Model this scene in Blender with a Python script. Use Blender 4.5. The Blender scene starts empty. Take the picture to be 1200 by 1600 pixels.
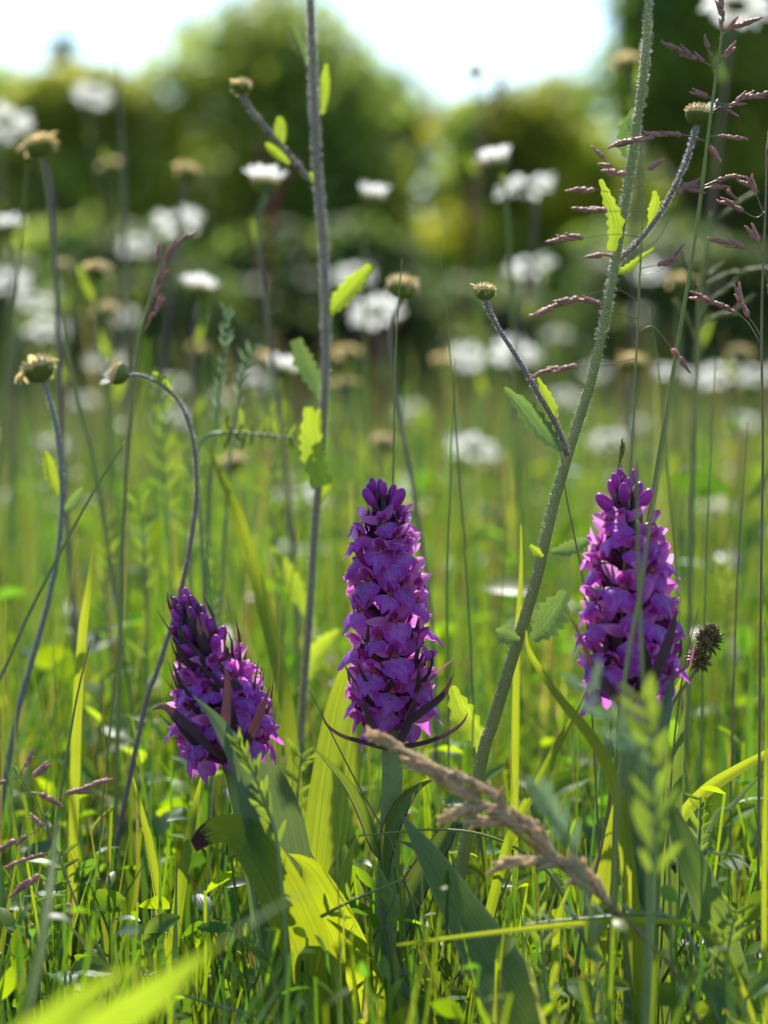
import bpy, math, random
import numpy as np
from mathutils import Vector, Matrix, Quaternion

rng = np.random.default_rng(11)
random.seed(11)
scene = bpy.context.scene
COL = scene.collection

# ------------------------------------------------------------------ camera
CAM_H = 0.26                    # lens height above the ground
K = 2.2075e-4                   # tangent of one photo pixel
HORIZON = 600.0                 # photo row of the horizon
PITCH = math.atan((800 - HORIZON) * K)
FOCUS = 1.06                    # distance of the middle orchid
cam_d = bpy.data.cameras.new('camera')
cam = bpy.data.objects.new('camera', cam_d)
COL.objects.link(cam)
cam.location = (0, 0, CAM_H)
cam.rotation_euler = (math.pi / 2 - PITCH, 0, 0)
cam_d.sensor_fit = 'VERTICAL'
cam_d.sensor_height = 24
cam_d.lens = 12 / (800 * K)
cam_d.clip_start = 0.02
cam_d.clip_end = 2000
cam_d.dof.use_dof = True
cam_d.dof.focus_distance = FOCUS - 0.008
cam_d.dof.aperture_fstop = cam_d.lens / 11.5
scene.camera = cam

# ------------------------------------------------------------------ light
SUN_EL, SUN_AZ = math.radians(50), math.radians(-7)     # azimuth from +Y (away from the camera), minus = to the left
sunv = Vector((math.sin(SUN_AZ) * math.cos(SUN_EL), math.cos(SUN_AZ) * math.cos(SUN_EL), math.sin(SUN_EL)))
world = bpy.data.worlds.new('World')
scene.world = world
world.use_nodes = True
wn = world.node_tree
sky = wn.nodes.new('ShaderNodeTexSky')
sky.sky_type = 'NISHITA'
sky.sun_disc = False
sky.sun_elevation = SUN_EL
sky.sun_rotation = SUN_AZ
sky.air_density = 1.0
sky.dust_density = 0.2
sky.ozone_density = 2.5
wn.links.new(sky.outputs[0], wn.nodes['Background'].inputs[0])
wn.nodes['Background'].inputs[1].default_value = 0.14
sl = bpy.data.lights.new('sun', 'SUN')
sl.energy = 5.0
sl.angle = math.radians(0.53)
sl.color = (1.0, 0.95, 0.86)
sun = bpy.data.objects.new('sun', sl)
sun.rotation_euler = (-sunv).to_track_quat('-Z', 'Y').to_euler()
sun.location = (-3, 8, 12)
COL.objects.link(sun)

scene.view_settings.view_transform = 'Standard'
scene.view_settings.look = 'None'
scene.view_settings.exposure = 0.85
scene.view_settings.gamma = 1
scene.view_settings.use_curve_mapping = False
scene.render.engine = 'CYCLES'
cy = scene.cycles
cy.use_denoising = True
cy.max_bounces = 8
cy.diffuse_bounces = 4
cy.glossy_bounces = 2
cy.transmission_bounces = 6
cy.transparent_max_bounces = 4
cy.sample_clamp_indirect = 6
cy.use_adaptive_sampling = True
cy.adaptive_threshold = 0.01

# ------------------------------------------------------------------ photo pixel + depth -> point
CF = np.array([0, math.cos(PITCH), -math.sin(PITCH)])
CU = np.array([0, math.sin(PITCH), math.cos(PITCH)])
CR = np.array([1.0, 0, 0])
CP = np.array([0, 0, CAM_H])


def P(px, py, d):
    return CP + d * (CF + CR * (px - 600) * K + CU * (800 - py) * K)


def path(spec, d):
    """photo points (x, y[, depth]) -> world points"""
    return np.array([P(s[0], s[1], s[2] if len(s) > 2 else d) for s in spec])


def ground_y(px, d):
    p = P(px, 1600, d)
    return np.array([p[0], p[1], 0.0])


def smooth(pts, n):
    """Catmull-Rom through pts, n samples in all"""
    pts = np.asarray(pts, float)
    if len(pts) < 3:
        t = np.linspace(0, 1, n)[:, None]
        return pts[0] * (1 - t) + pts[-1] * t
    q = np.vstack([2 * pts[0] - pts[1], pts, 2 * pts[-1] - pts[-2]])
    out = []
    m = len(pts) - 1
    for s in np.linspace(0, m, n):
        i = min(int(s), m - 1)
        t = s - i
        a, b, c, e = q[i], q[i + 1], q[i + 2], q[i + 3]
        out.append(0.5 * ((2 * b) + (c - a) * t + (2 * a - 5 * b + 4 * c - e) * t * t + (3 * b - a - 3 * c + e) * t ** 3))
    return np.array(out)


def rooted(pts, z=-0.008, k=0.5):
    """append points so that a path given from top to bottom ends in the ground"""
    pts = np.asarray(pts, float)
    p = pts[-1]
    if p[2] <= z:
        return pts
    t = p - pts[-2]
    s = np.clip(t[:2] / max(abs(t[2]), 1e-4), -0.7, 0.7) * (p[2] - z) * k
    if t[2] > 0:
        s = s * 0.3
    e = np.array([p[0] + s[0], p[1] + s[1], z])
    if p[2] > 0.04:
        return np.vstack([pts, (p + e) / 2 + np.r_[s * 0.1, 0], e])
    return np.vstack([pts, e])


# ------------------------------------------------------------------ materials
MATS = {}


def nodes_of(name):
    m = bpy.data.materials.new(name)
    m.use_nodes = True
    nt = m.node_tree
    nt.nodes.clear()
    return m, nt, nt.nodes.new, nt.links.new


def mixrgb(nt, a, b, fac, mode='MIX'):
    n = nt.nodes.new('ShaderNodeMix')
    n.data_type = 'RGBA'
    n.blend_type = mode
    for sock, v in ((n.inputs[0], fac), (n.inputs[6], a), (n.inputs[7], b)):
        if hasattr(v, 'is_linked'):
            nt.links.new(v, sock)
        elif isinstance(v, (int, float)):
            sock.default_value = v
        else:
            sock.default_value = (*v, 1)
    return n.outputs[2]


def math_n(nt, op, a, b=None, clamp=False):
    n = nt.nodes.new('ShaderNodeMath')
    n.operation = op
    n.use_clamp = clamp
    for sock, v in ((n.inputs[0], a), (n.inputs[1], b)):
        if v is None:
            continue
        if hasattr(v, 'is_linked'):
            nt.links.new(v, sock)
        else:
            sock.default_value = v
    return n.outputs[0]


def leaf_mat(name, col=None, trans=None, fac=0.5, rough=0.45, spec=0.35, attr=None, tscale=(3.0, 2.6, 0.8),
             veins=0.0, vein_n=26, var=0.3, dead=None, edge=None, pattern=None):
    """thin living tissue: reflecting side + light coming through"""
    m, nt, N, L = nodes_of(name)
    out = N('ShaderNodeOutputMaterial')
    pr = N('ShaderNodeBsdfPrincipled')
    tr = N('ShaderNodeBsdfTranslucent')
    mx = N('ShaderNodeMixShader')
    uv = N('ShaderNodeAttribute')
    uv.attribute_name = 'uvp'
    sep = N('ShaderNodeSeparateXYZ')
    L(uv.outputs['Vector'], sep.inputs[0])
    geo = N('ShaderNodeNewGeometry')
    info = N('ShaderNodeObjectInfo')
    noise = N('ShaderNodeTexNoise')
    noise.inputs['Scale'].default_value = 90
    noise.inputs['Detail'].default_value = 3
    L(geo.outputs['Position'], noise.inputs['Vector'])
    if attr:
        at = N('ShaderNodeAttribute')
        at.attribute_name = 'tint'
        c = at.outputs['Color']
        t = mixrgb(nt, c, (tscale[0], tscale[1], tscale[2]), 1.0, 'MULTIPLY')
    else:
        rgb = N('ShaderNodeRGB')
        rgb.outputs[0].default_value = (*col, 1)
        c = rgb.outputs[0]
        rgb2 = N('ShaderNodeRGB')
        rgb2.outputs[0].default_value = (*trans, 1)
        t = rgb2.outputs[0]
    if pattern == 'lip':
        # pale throat, dark looping lines and dots
        wv = N('ShaderNodeTexNoise')
        wv.inputs['Scale'].default_value = 1.0
        wv.inputs['Detail'].default_value = 1
        cmb = N('ShaderNodeCombineXYZ')
        L(math_n(nt, 'MULTIPLY', sep.outputs[0], 7.0), cmb.inputs[0])
        L(math_n(nt, 'MULTIPLY', sep.outputs[1], 3.2), cmb.inputs[1])
        L(math_n(nt, 'MULTIPLY', info.outputs['Random'], 40.0), cmb.inputs[2])
        L(cmb.outputs[0], wv.inputs['Vector'])
        band = math_n(nt, 'SINE', math_n(nt, 'MULTIPLY', wv.outputs[0], 30.0))
        band = math_n(nt, 'GREATER_THAN', band, 0.35)
        keep = math_n(nt, 'LESS_THAN', math_n(nt, 'ABSOLUTE', sep.outputs[0]), 0.62)
        keep = math_n(nt, 'MULTIPLY', keep, math_n(nt, 'LESS_THAN', sep.outputs[1], 0.8))
        band = math_n(nt, 'MULTIPLY', band, keep)
        pale = math_n(nt, 'SUBTRACT', 1.0, math_n(nt, 'MULTIPLY', sep.outputs[1], 2.0), clamp=True)
        c = mixrgb(nt, c, (0.75, 0.5, 0.72), math_n(nt, 'MULTIPLY', pale, 0.85))
        t = mixrgb(nt, t, (0.6, 0.35, 0.55), math_n(nt, 'MULTIPLY', pale, 0.6))
        inner = math_n(nt, 'MULTIPLY', keep, 0.55)
        c = mixrgb(nt, c, (0.55, 0.3, 0.74), inner)
        c = mixrgb(nt, c, (0.16, 0.015, 0.3), math_n(nt, 'MULTIPLY', band, 0.9))
    if veins:
        cmb = N('ShaderNodeCombineXYZ')
        L(math_n(nt, 'MULTIPLY', sep.outputs[0], vein_n), cmb.inputs[0])
        L(math_n(nt, 'MULTIPLY', sep.outputs[1], 0.8), cmb.inputs[1])
        L(math_n(nt, 'MULTIPLY', info.outputs['Random'], 20.0), cmb.inputs[2])
        vn = N('ShaderNodeTexNoise')
        vn.inputs['Scale'].default_value = 1
        vn.inputs['Detail'].default_value = 2
        L(cmb.outputs[0], vn.inputs['Vector'])
        fine = N('ShaderNodeTexWave')
        fine.wave_type = 'BANDS'
        fine.bands_direction = 'X'
        fine.inputs['Scale'].default_value = 0.5
        fine.inputs['Distortion'].default_value = 0.6
        L(cmb.outputs[0], fine.inputs['Vector'])
        s = math_n(nt, 'ADD', math_n(nt, 'MULTIPLY', vn.outputs[0], 1.1), math_n(nt, 'MULTIPLY', fine.outputs[0], 0.28))
        g = math_n(nt, 'ADD', math_n(nt, 'MULTIPLY', math_n(nt, 'SUBTRACT', s, 0.69), 2.0 * veins), 1.0)
        gc = N('ShaderNodeCombineColor')
        for i in range(3):
            L(g, gc.inputs[i])
        c = mixrgb(nt, c, gc.outputs[0], 1.0, 'MULTIPLY')
        t = mixrgb(nt, t, gc.outputs[0], 1.0, 'MULTIPLY')
        bmp = N('ShaderNodeBump')
        bmp.inputs['Strength'].default_value = 0.35
        bmp.inputs['Distance'].default_value = 0.0006
        L(s, bmp.inputs['Height'])
        L(bmp.outputs[0], pr.inputs['Normal'])
    # tone wander from place to place and from piece to piece
    w = math_n(nt, 'ADD', math_n(nt, 'MULTIPLY', noise.outputs[0], var), 1.0 - var / 2)
    w = math_n(nt, 'MULTIPLY', w, math_n(nt, 'ADD', math_n(nt, 'MULTIPLY', info.outputs['Random'], var * 0.8), 1 - var * 0.4))
    wc = N('ShaderNodeCombineColor')
    for i in range(3):
        L(w, wc.inputs[i])
    c = mixrgb(nt, c, wc.outputs[0], 1.0, 'MULTIPLY')
    t = mixrgb(nt, t, wc.outputs[0], 1.0, 'MULTIPLY')
    if edge is not None:
        e = math_n(nt, 'GREATER_THAN', math_n(nt, 'ABSOLUTE', sep.outputs[0]), 0.86)
        c = mixrgb(nt, c, edge, e)
        t = mixrgb(nt, t, edge, e)
    if dead is not None:
        # withered tip and rust spots
        v0, dc = dead
        sp = N('ShaderNodeTexNoise')
        sp.inputs['Scale'].default_value = 1
        sp.inputs['Detail'].default_value = 2.5
        cmb = N('ShaderNodeCombineXYZ')
        L(math_n(nt, 'MULTIPLY', sep.outputs[0], 6), cmb.inputs[0])
        L(math_n(nt, 'MULTIPLY', sep.outputs[1], 16), cmb.inputs[1])
        L(cmb.outputs[0], sp.inputs['Vector'])
        ramp = math_n(nt, 'MULTIPLY', math_n(nt, 'SUBTRACT', sep.outputs[1], v0), 4.5)
        dm = math_n(nt, 'GREATER_THAN', math_n(nt, 'ADD', ramp, sp.outputs[0]), 0.62)
        c = mixrgb(nt, c, dc, dm)
        t = mixrgb(nt, t, (dc[0] * 0.8, dc[1] * 0.5, dc[2] * 0.5), dm)
    L(c, pr.inputs['Base Color'])
    L(t, tr.inputs['Color'])
    pr.inputs['Roughness'].default_value = rough
    pr.inputs['Specular IOR Level'].default_value = spec
    mx.inputs[0].default_value = fac
    L(pr.outputs[0], mx.inputs[1])
    L(tr.outputs[0], mx.inputs[2])
    L(mx.outputs[0], out.inputs[0])
    MATS[name] = m
    return m


def solid_mat(name, col, rough=0.6, spec=0.3, var=0.3, scale=200, sss=0.0, bump=0.0, col2=None):
    m, nt, N, L = nodes_of(name)
    out = N('ShaderNodeOutputMaterial')
    pr = N('ShaderNodeBsdfPrincipled')
    geo = N('ShaderNodeNewGeometry')
    noise = N('ShaderNodeTexNoise')
    noise.inputs['Scale'].default_value = scale
    noise.inputs['Detail'].default_value = 4
    L(geo.outputs['Position'], noise.inputs['Vector'])
    a = [x * (1 - var) for x in col]
    b = col2 if col2 else [min(1, x * (1 + var)) for x in col]
    L(mixrgb(nt, a, b, noise.outputs[0]), pr.inputs['Base Color'])
    pr.inputs['Roughness'].default_value = rough
    pr.inputs['Specular IOR Level'].default_value = spec
    if bump:
        bm = N('ShaderNodeBump')
        bm.inputs['Strength'].default_value = bump
        bm.inputs['Distance'].default_value = 0.001
        L(noise.outputs[0], bm.inputs['Height'])
        L(bm.outputs[0], pr.inputs['Normal'])
    L(pr.outputs[0], out.inputs[0])
    MATS[name] = m
    return m


leaf_mat('grass', attr=True, fac=0.5, rough=0.3, spec=0.6, var=0.35, tscale=(2.35, 2.4, 0.8))
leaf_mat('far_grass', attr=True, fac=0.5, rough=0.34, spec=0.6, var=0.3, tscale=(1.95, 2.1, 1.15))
leaf_mat('dark_grass', attr=True, fac=0.35, rough=0.5, spec=0.2, var=0.4, tscale=(1.1, 1.2, 0.8))
leaf_mat('blade', (0.075, 0.15, 0.02), (0.36, 0.44, 0.012), 0.55, 0.4, 0.4, veins=0.5)
leaf_mat('blade_yellow', (0.11, 0.17, 0.02), (0.44, 0.49, 0.02), 0.55, 0.42, 0.35, veins=0.45)
leaf_mat('blade_bright', (0.1, 0.17, 0.02), (0.4, 0.52, 0.025), 0.55, 0.45, 0.3, veins=0.4)
leaf_mat('blade_dark', (0.08, 0.155, 0.035), (0.23, 0.32, 0.03), 0.45, 0.4, 0.4, veins=0.6, edge=(0.2, 0.26, 0.09))
leaf_mat('blade_blue', (0.09, 0.15, 0.085), (0.17, 0.24, 0.06), 0.35, 0.38, 0.6, veins=0.4)
leaf_mat('dry', (0.34, 0.25, 0.11), (0.5, 0.33, 0.1), 0.4, 0.5, 0.3, veins=0.3)
leaf_mat('orchid_leaf', (0.065, 0.15, 0.02), (0.4, 0.47, 0.012), 0.55, 0.36, 0.5, veins=0.55, vein_n=34)
leaf_mat('orchid_leaf_edge', (0.065, 0.13, 0.04), (0.2, 0.27, 0.02), 0.42, 0.36, 0.55, veins=0.5, vein_n=30, edge=(0.07, 0.02, 0.045))
leaf_mat('orchid_leaf_dead', (0.07, 0.15, 0.02), (0.4, 0.47, 0.012), 0.55, 0.4, 0.45, veins=0.5, vein_n=30,
         dead=(0.86, (0.07, 0.025, 0.03)))
leaf_mat('daisy_leaf', (0.09, 0.17, 0.03), (0.4, 0.5, 0.025), 0.55, 0.4, 0.4, veins=0.55, vein_n=5, var=0.3)
leaf_mat('daisy_leaf_dark', (0.06, 0.13, 0.055), (0.2, 0.3, 0.05), 0.42, 0.35, 0.5, veins=0.5, vein_n=5, var=0.3)
leaf_mat('vetch', (0.07, 0.16, 0.035), (0.3, 0.4, 0.03), 0.5, 0.42, 0.35, veins=0.2, vein_n=4)
leaf_mat('clover_leaf', (0.09, 0.18, 0.025), (0.42, 0.54, 0.02), 0.6, 0.5, 0.22, veins=0.5, vein_n=6, var=0.4)
leaf_mat('vetch_grey', (0.2, 0.28, 0.2), (0.2, 0.3, 0.12), 0.4, 0.5, 0.4, veins=0.2, vein_n=4)
leaf_mat('sepal', (0.48, 0.09, 0.44), (0.96, 0.42, 0.8), 0.58, 0.45, 0.25, veins=0.25, vein_n=6, var=0.35)
leaf_mat('petal', (0.43, 0.06, 0.43), (0.94, 0.3, 0.76), 0.55, 0.45, 0.25, veins=0.25, vein_n=6, var=0.35)
leaf_mat('lip', (0.38, 0.055, 0.5), (0.85, 0.2, 0.76), 0.5, 0.45, 0.25, var=0.3, pattern='lip')
leaf_mat('bract', (0.06, 0.035, 0.045), (0.12, 0.045, 0.05), 0.35, 0.42, 0.35, veins=0.3, vein_n=6, edge=(0.09, 0.02, 0.06))
leaf_mat('bract_pink', (0.16, 0.04, 0.1), (0.55, 0.16, 0.32), 0.5, 0.42, 0.35, veins=0.3, vein_n=6)
leaf_mat('daisy_petal', (0.8, 0.8, 0.78), (0.85, 0.84, 0.78), 0.45, 0.5, 0.25, veins=0.12, vein_n=5, var=0.06)
leaf_mat('daisy_petal_withered', (0.66, 0.52, 0.28), (0.85, 0.65, 0.3), 0.55, 0.5, 0.25, veins=0.12, vein_n=5, var=0.2)
leaf_mat('tree_leaf', attr=True, fac=0.5, rough=0.5, spec=0.25, var=0.2, tscale=(3.8, 3.6, 1.6))
leaf_mat('cover_leaf', attr=True, fac=0.55, rough=0.42, spec=0.4, var=0.4, tscale=(2.8, 2.7, 0.45))
leaf_mat('spikelet', (0.46, 0.24, 0.2), (0.66, 0.32, 0.26), 0.35, 0.5, 0.35, var=0.5)
leaf_mat('spikelet_green', (0.2, 0.22, 0.06), (0.4, 0.4, 0.1), 0.4, 0.5, 0.35, var=0.5)
leaf_mat('spikelet_tan', (0.68, 0.5, 0.31), (0.85, 0.66, 0.4), 0.5, 0.55, 0.3, var=0.5)
leaf_mat('hair', (0.45, 0.43, 0.4), (0.97, 0.95, 0.92), 0.78, 0.4, 0.5, var=0.1)
leaf_mat('sorrel', (0.2, 0.03, 0.03), (0.36, 0.05, 0.05), 0.35, 0.5, 0.3, var=0.4)
solid_mat('throat', (0.16, 0.012, 0.03), 0.4, 0.4, 0.5, 900, col2=(0.4, 0.06, 0.1))
solid_mat('ovary', (0.1, 0.03, 0.07), 0.45, 0.3, 0.4, 300)
leaf_mat('bud', (0.34, 0.035, 0.36), (0.6, 0.08, 0.42), 0.3, 0.36, 0.4, var=0.4)
solid_mat('orchid_stem', (0.19, 0.26, 0.08), 0.42, 0.35, 0.3, 300)
solid_mat('orchid_stem_dark', (0.045, 0.03, 0.035), 0.42, 0.35, 0.3, 300)
solid_mat('daisy_stem', (0.27, 0.185, 0.13), 0.5, 0.22, 0.35, 60, col2=(0.28, 0.24, 0.15))
solid_mat('daisy_stem_green', (0.2, 0.24, 0.05), 0.42, 0.45, 0.25, 60, col2=(0.28, 0.3, 0.06))
solid_mat('daisy_stem_purple', (0.2, 0.12, 0.14), 0.5, 0.25, 0.35, 60, col2=(0.24, 0.18, 0.15))
solid_mat('daisy_disc', (0.5, 0.33, 0.05), 0.6, 0.2, 0.4, 900, bump=0.8, col2=(0.68, 0.5, 0.14))
leaf_mat('daisy_disc_old', (0.78, 0.64, 0.32), (0.85, 0.68, 0.3), 0.35, 0.6, 0.2, var=0.5)
leaf_mat('involucre', (0.17, 0.22, 0.05), (0.3, 0.36, 0.05), 0.3, 0.5, 0.3, var=0.5)
solid_mat('culm', (0.19, 0.24, 0.06), 0.5, 0.22, 0.3, 60, col2=(0.3, 0.31, 0.09))
solid_mat('culm_brown', (0.2, 0.12, 0.08), 0.45, 0.4, 0.4, 60, col2=(0.3, 0.22, 0.1))
solid_mat('culm_blue', (0.15, 0.16, 0.15), 0.45, 0.4, 0.3, 60, col2=(0.22, 0.22, 0.18))
solid_mat('vetch_stem', (0.16, 0.22, 0.07), 0.45, 0.4, 0.3, 100)
solid_mat('sedge', (0.1, 0.075, 0.025), 0.5, 0.35, 0.5, 500, col2=(0.26, 0.2, 0.06))
solid_mat('bark', (0.09, 0.07, 0.05), 0.9, 0.1, 0.4, 6)
solid_mat('soil', (0.05, 0.055, 0.02), 0.95, 0.1, 0.5, 14, col2=(0.07, 0.1, 0.025))
solid_mat('beetle', (0.008, 0.008, 0.01), 0.25, 0.6, 0.2, 500)

# ------------------------------------------------------------------ mesh building
class MB:
    def __init__(s):
        s.v, s.f, s.uv, s.mi = [], [], [], []

    def add(s, v, f, uv=None, mi=0):
        o = len(s.v)
        s.v.extend([tuple(x) for x in v])
        s.f.extend([tuple(i + o for i in q) for q in f])
        s.uv.extend([tuple(x) for x in (uv if uv is not None else [(0, 0)] * len(v))])
        s.mi.extend([mi] * len(f))

    def tube(s, pts, rad, n=7, ridges=0, mi=0, cap=True):
        pts = np.asarray(pts, float)
        m = len(pts)
        rad = np.interp(np.linspace(0, 1, m), np.linspace(0, 1, len(rad)), rad) if not np.isscalar(rad) else np.full(m, rad)
        T = np.gradient(pts, axis=0)
        T /= np.linalg.norm(T, axis=1)[:, None] + 1e-12
        ref = np.array([1.0, 0, 0]) if abs(T[0][0]) < 0.8 else np.array([0, 1.0, 0])
        a = np.cross(T[0], ref)
        a /= np.linalg.norm(a)
        v, uv = [], []
        ang = np.linspace(0, 2 * np.pi, n, endpoint=False)
        mod = 1 + 0.13 * np.cos(ang * ridges) if ridges else np.ones(n)
        for i in range(m):
            a = a - T[i] * np.dot(a, T[i])
            a /= np.linalg.norm(a) + 1e-12
            b = np.cross(T[i], a)
            for k in range(n):
                v.append(pts[i] + rad[i] * mod[k] * (math.cos(ang[k]) * a + math.sin(ang[k]) * b))
                uv.append((k / n * 2 - 1, i / (m - 1)))
        f = [(i * n + k, i * n + (k + 1) % n, (i + 1) * n + (k + 1) % n, (i + 1) * n + k) for i in range(m - 1) for k in range(n)]
        if cap:
            f.append(tuple(range(n))[::-1])
            f.append(tuple((m - 1) * n + k for k in range(n)))
        s.add(v, f, uv, mi)

    def blade(s, pts, wid, facing=None, fold=0.18, roll=0.0, teeth=0, ruffle=0.0, mi=0, cols=5):
        """leaf along pts with half widths wid; facing = direction its face looks"""
        pts = np.asarray(pts, float)
        m = len(pts)
        wid = np.interp(np.linspace(0, 1, m), np.linspace(0, 1, len(wid)), wid)
        T = np.gradient(pts, axis=0)
        T /= np.linalg.norm(T, axis=1)[:, None] + 1e-12
        F = np.array(facing if facing is not None else (0, -1.0, 0.15), float)
        rolls = np.interp(np.linspace(0, 1, m), np.linspace(0, 1, len(roll)), roll) if not np.isscalar(roll) else np.full(m, roll)
        us = np.linspace(-1, 1, cols)
        v, uv = [], []
        ph = rng.uniform(0, 6)
        for i in range(m):
            S = np.cross(T[i], F)
            l = np.linalg.norm(S)
            S = S / l if l > 1e-6 else np.array([1.0, 0, 0])
            Nn = np.cross(S, T[i])
            c_, s_ = math.cos(rolls[i]), math.sin(rolls[i])
            S, Nn = S * c_ + Nn * s_, Nn * c_ - S * s_
            w = wid[i]
            if teeth and 0 < i < m - 1:
                w = w * (1.0 if i % 2 else 1 - teeth)
            for u in us:
                z = fold * w * (abs(u) - 0.5) + ruffle * w * math.sin(i * 0.9 + ph + (2 if u > 0 else 0)) * abs(u)
                v.append(pts[i] + S * (w * u) + Nn * z)
                uv.append((u, i / (m - 1)))
        f = [(i * cols + k, i * cols + k + 1, (i + 1) * cols + k + 1, (i + 1) * cols + k) for i in range(m - 1) for k in range(cols - 1)]
        s.add(v, f, uv, mi)

    def ball(s, c, r, ax=(0, 0, 1), n=8, m=6, mi=0, p=1.0):
        """ellipsoid: r = (cross radius, length radius) along ax; p<1 pointed"""
        ax = np.array(ax, float)
        ax /= np.linalg.norm(ax)
        a = np.cross(ax, (1, 0, 0) if abs(ax[0]) < 0.8 else (0, 1, 0))
        a /= np.linalg.norm(a)
        b = np.cross(ax, a)
        v, uv = [], []
        for i in range(m + 1):
            th = math.pi * i / m
            rr = max(math.sin(th), 0.02) ** p * r[0]
            for k in range(n):
                an = 2 * math.pi * k / n
                v.append(np.array(c) + rr * (math.cos(an) * a + math.sin(an) * b) - ax * math.cos(th) * r[1])
                uv.append((k / n * 2 - 1, i / m))
        f = [(i * n + k, i * n + (k + 1) % n, (i + 1) * n + (k + 1) % n, (i + 1) * n + k) for i in range(m) for k in range(n)]
        f.append(tuple(range(n))[::-1])
        f.append(tuple(m * n + k for k in range(n)))
        s.add(v, f, uv, mi)

    def mesh(s, name, mats, origin=(0, 0, 0)):
        me = bpy.data.meshes.new(name)
        v = np.array(s.v, float) - np.array(origin)
        me.from_pydata(v.tolist(), [], s.f)
        for m in (mats if isinstance(mats, (list, tuple)) else [mats]):
            me.materials.append(MATS[m])
        at = me.attributes.new('uvp', 'FLOAT_VECTOR', 'POINT')
        u = np.zeros((len(s.v), 3), np.float32)
        u[:, :2] = s.uv
        at.data.foreach_set('vector', u.ravel())
        me.polygons.foreach_set('use_smooth', [True] * len(s.f))
        me.polygons.foreach_set('material_index', s.mi)
        me.update()
        return me

    def build(s, name, mats, parent=None):
        """link as one object; under a parent Empty the vertices are stored from the parent's place"""
        org = np.zeros(3)
        q = parent
        while q is not None:
            org = org + np.array(q.location)
            q = q.parent
        return link(name, s.mesh(name, mats, org), parent)


def link(name, me, parent=None, loc=None):
    o = bpy.data.objects.new(name, me)
    COL.objects.link(o)
    if parent is not None:
        o.parent = parent
    if loc is not None:
        o.location = loc
    return o


def tag(o, label=None, cat=None, group=None, kind=None):
    for k, v in (('label', label), ('category', cat), ('group', group), ('kind', kind)):
        if v:
            o[k] = v
    return o


def thing(name, label, cat, base, group=None):
    o = link(name, None)
    o.location = base
    o.empty_display_size = 0.01
    return tag(o, label, cat, group)


def unit(v):
    v = np.asarray(v, float)
    return v / (np.linalg.norm(v) + 1e-12)


def frame_matrix(loc, y, z, scale=1.0):
    """matrix whose local y, z look along y (kept) and z (made square)"""
    y = unit(y)
    z = np.asarray(z, float)
    z = unit(z - y * np.dot(z, y))
    x = np.cross(y, z)
    M = Matrix(((x[0], y[0], z[0], loc[0]), (x[1], y[1], z[1], loc[1]), (x[2], y[2], z[2], loc[2]), (0, 0, 0, 1)))
    return M @ Matrix.Scale(scale, 4)


# ------------------------------------------------------------------ ground
gm = MB()
gx = [-700, -60, -12, -4, -1.5, 0, 1.5, 4, 12, 60, 700]
gy = [-60, -8, -2, 0.3, 1, 2, 4, 8, 14, 24, 40, 80, 900]
gv, gf = [], []
for j, y in enumerate(gy):
    for i, x in enumerate(gx):
        gv.append((x, y, 0.0))
for j in range(len(gy) - 1):
    for i in range(len(gx) - 1):
        a = j * len(gx) + i
        gf.append((a, a + 1, a + len(gx) + 1, a + len(gx)))
gm.add(gv, gf)
tag(gm.build('ground', 'soil'), kind='structure')

# ------------------------------------------------------------------ trees and bushes behind the meadow
def raw_mesh(name, v, f, tint, mat, uvp=None):
    """numpy arrays -> mesh; f is (n,4) or list of such"""
    me = bpy.data.meshes.new(name)
    nf = len(f)
    me.vertices.add(len(v))
    me.vertices.foreach_set('co', np.asarray(v, np.float32).ravel())
    me.loops.add(nf * 4)
    me.loops.foreach_set('vertex_index', np.asarray(f, np.int32).ravel())
    me.polygons.add(nf)
    me.polygons.foreach_set('loop_start', np.arange(nf, dtype=np.int32) * 4)
    me.polygons.foreach_set('use_smooth', [True] * nf)
    me.materials.append(MATS[mat])
    me.update(calc_edges=True)
    at = me.attributes.new('tint', 'FLOAT_COLOR', 'POINT')
    c = np.ones((len(v), 4), np.float32)
    c[:, :3] = tint
    at.data.foreach_set('color', c.ravel())
    me.validate()
    return me


def leaf_cloud(centers, normals, size, tint):
    """diamond leaves, two triangles each"""
    n = len(centers)
    a = rng.normal(size=(n, 3))
    a -= normals * (a * normals).sum(1)[:, None]
    a /= np.linalg.norm(a, axis=1)[:, None]
    b = np.cross(normals, a)
    L = (size * rng.uniform(0.6, 1.25, n))[:, None]
    v = np.stack([centers - a * L, centers + b * L * 0.55 + normals * L * 0.15, centers + a * L, centers - b * L * 0.55 + normals * L * 0.15], 1).reshape(-1, 3)
    f = np.arange(n * 4).reshape(n, 4)
    return v, f, np.repeat(tint, 4, axis=0)


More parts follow.
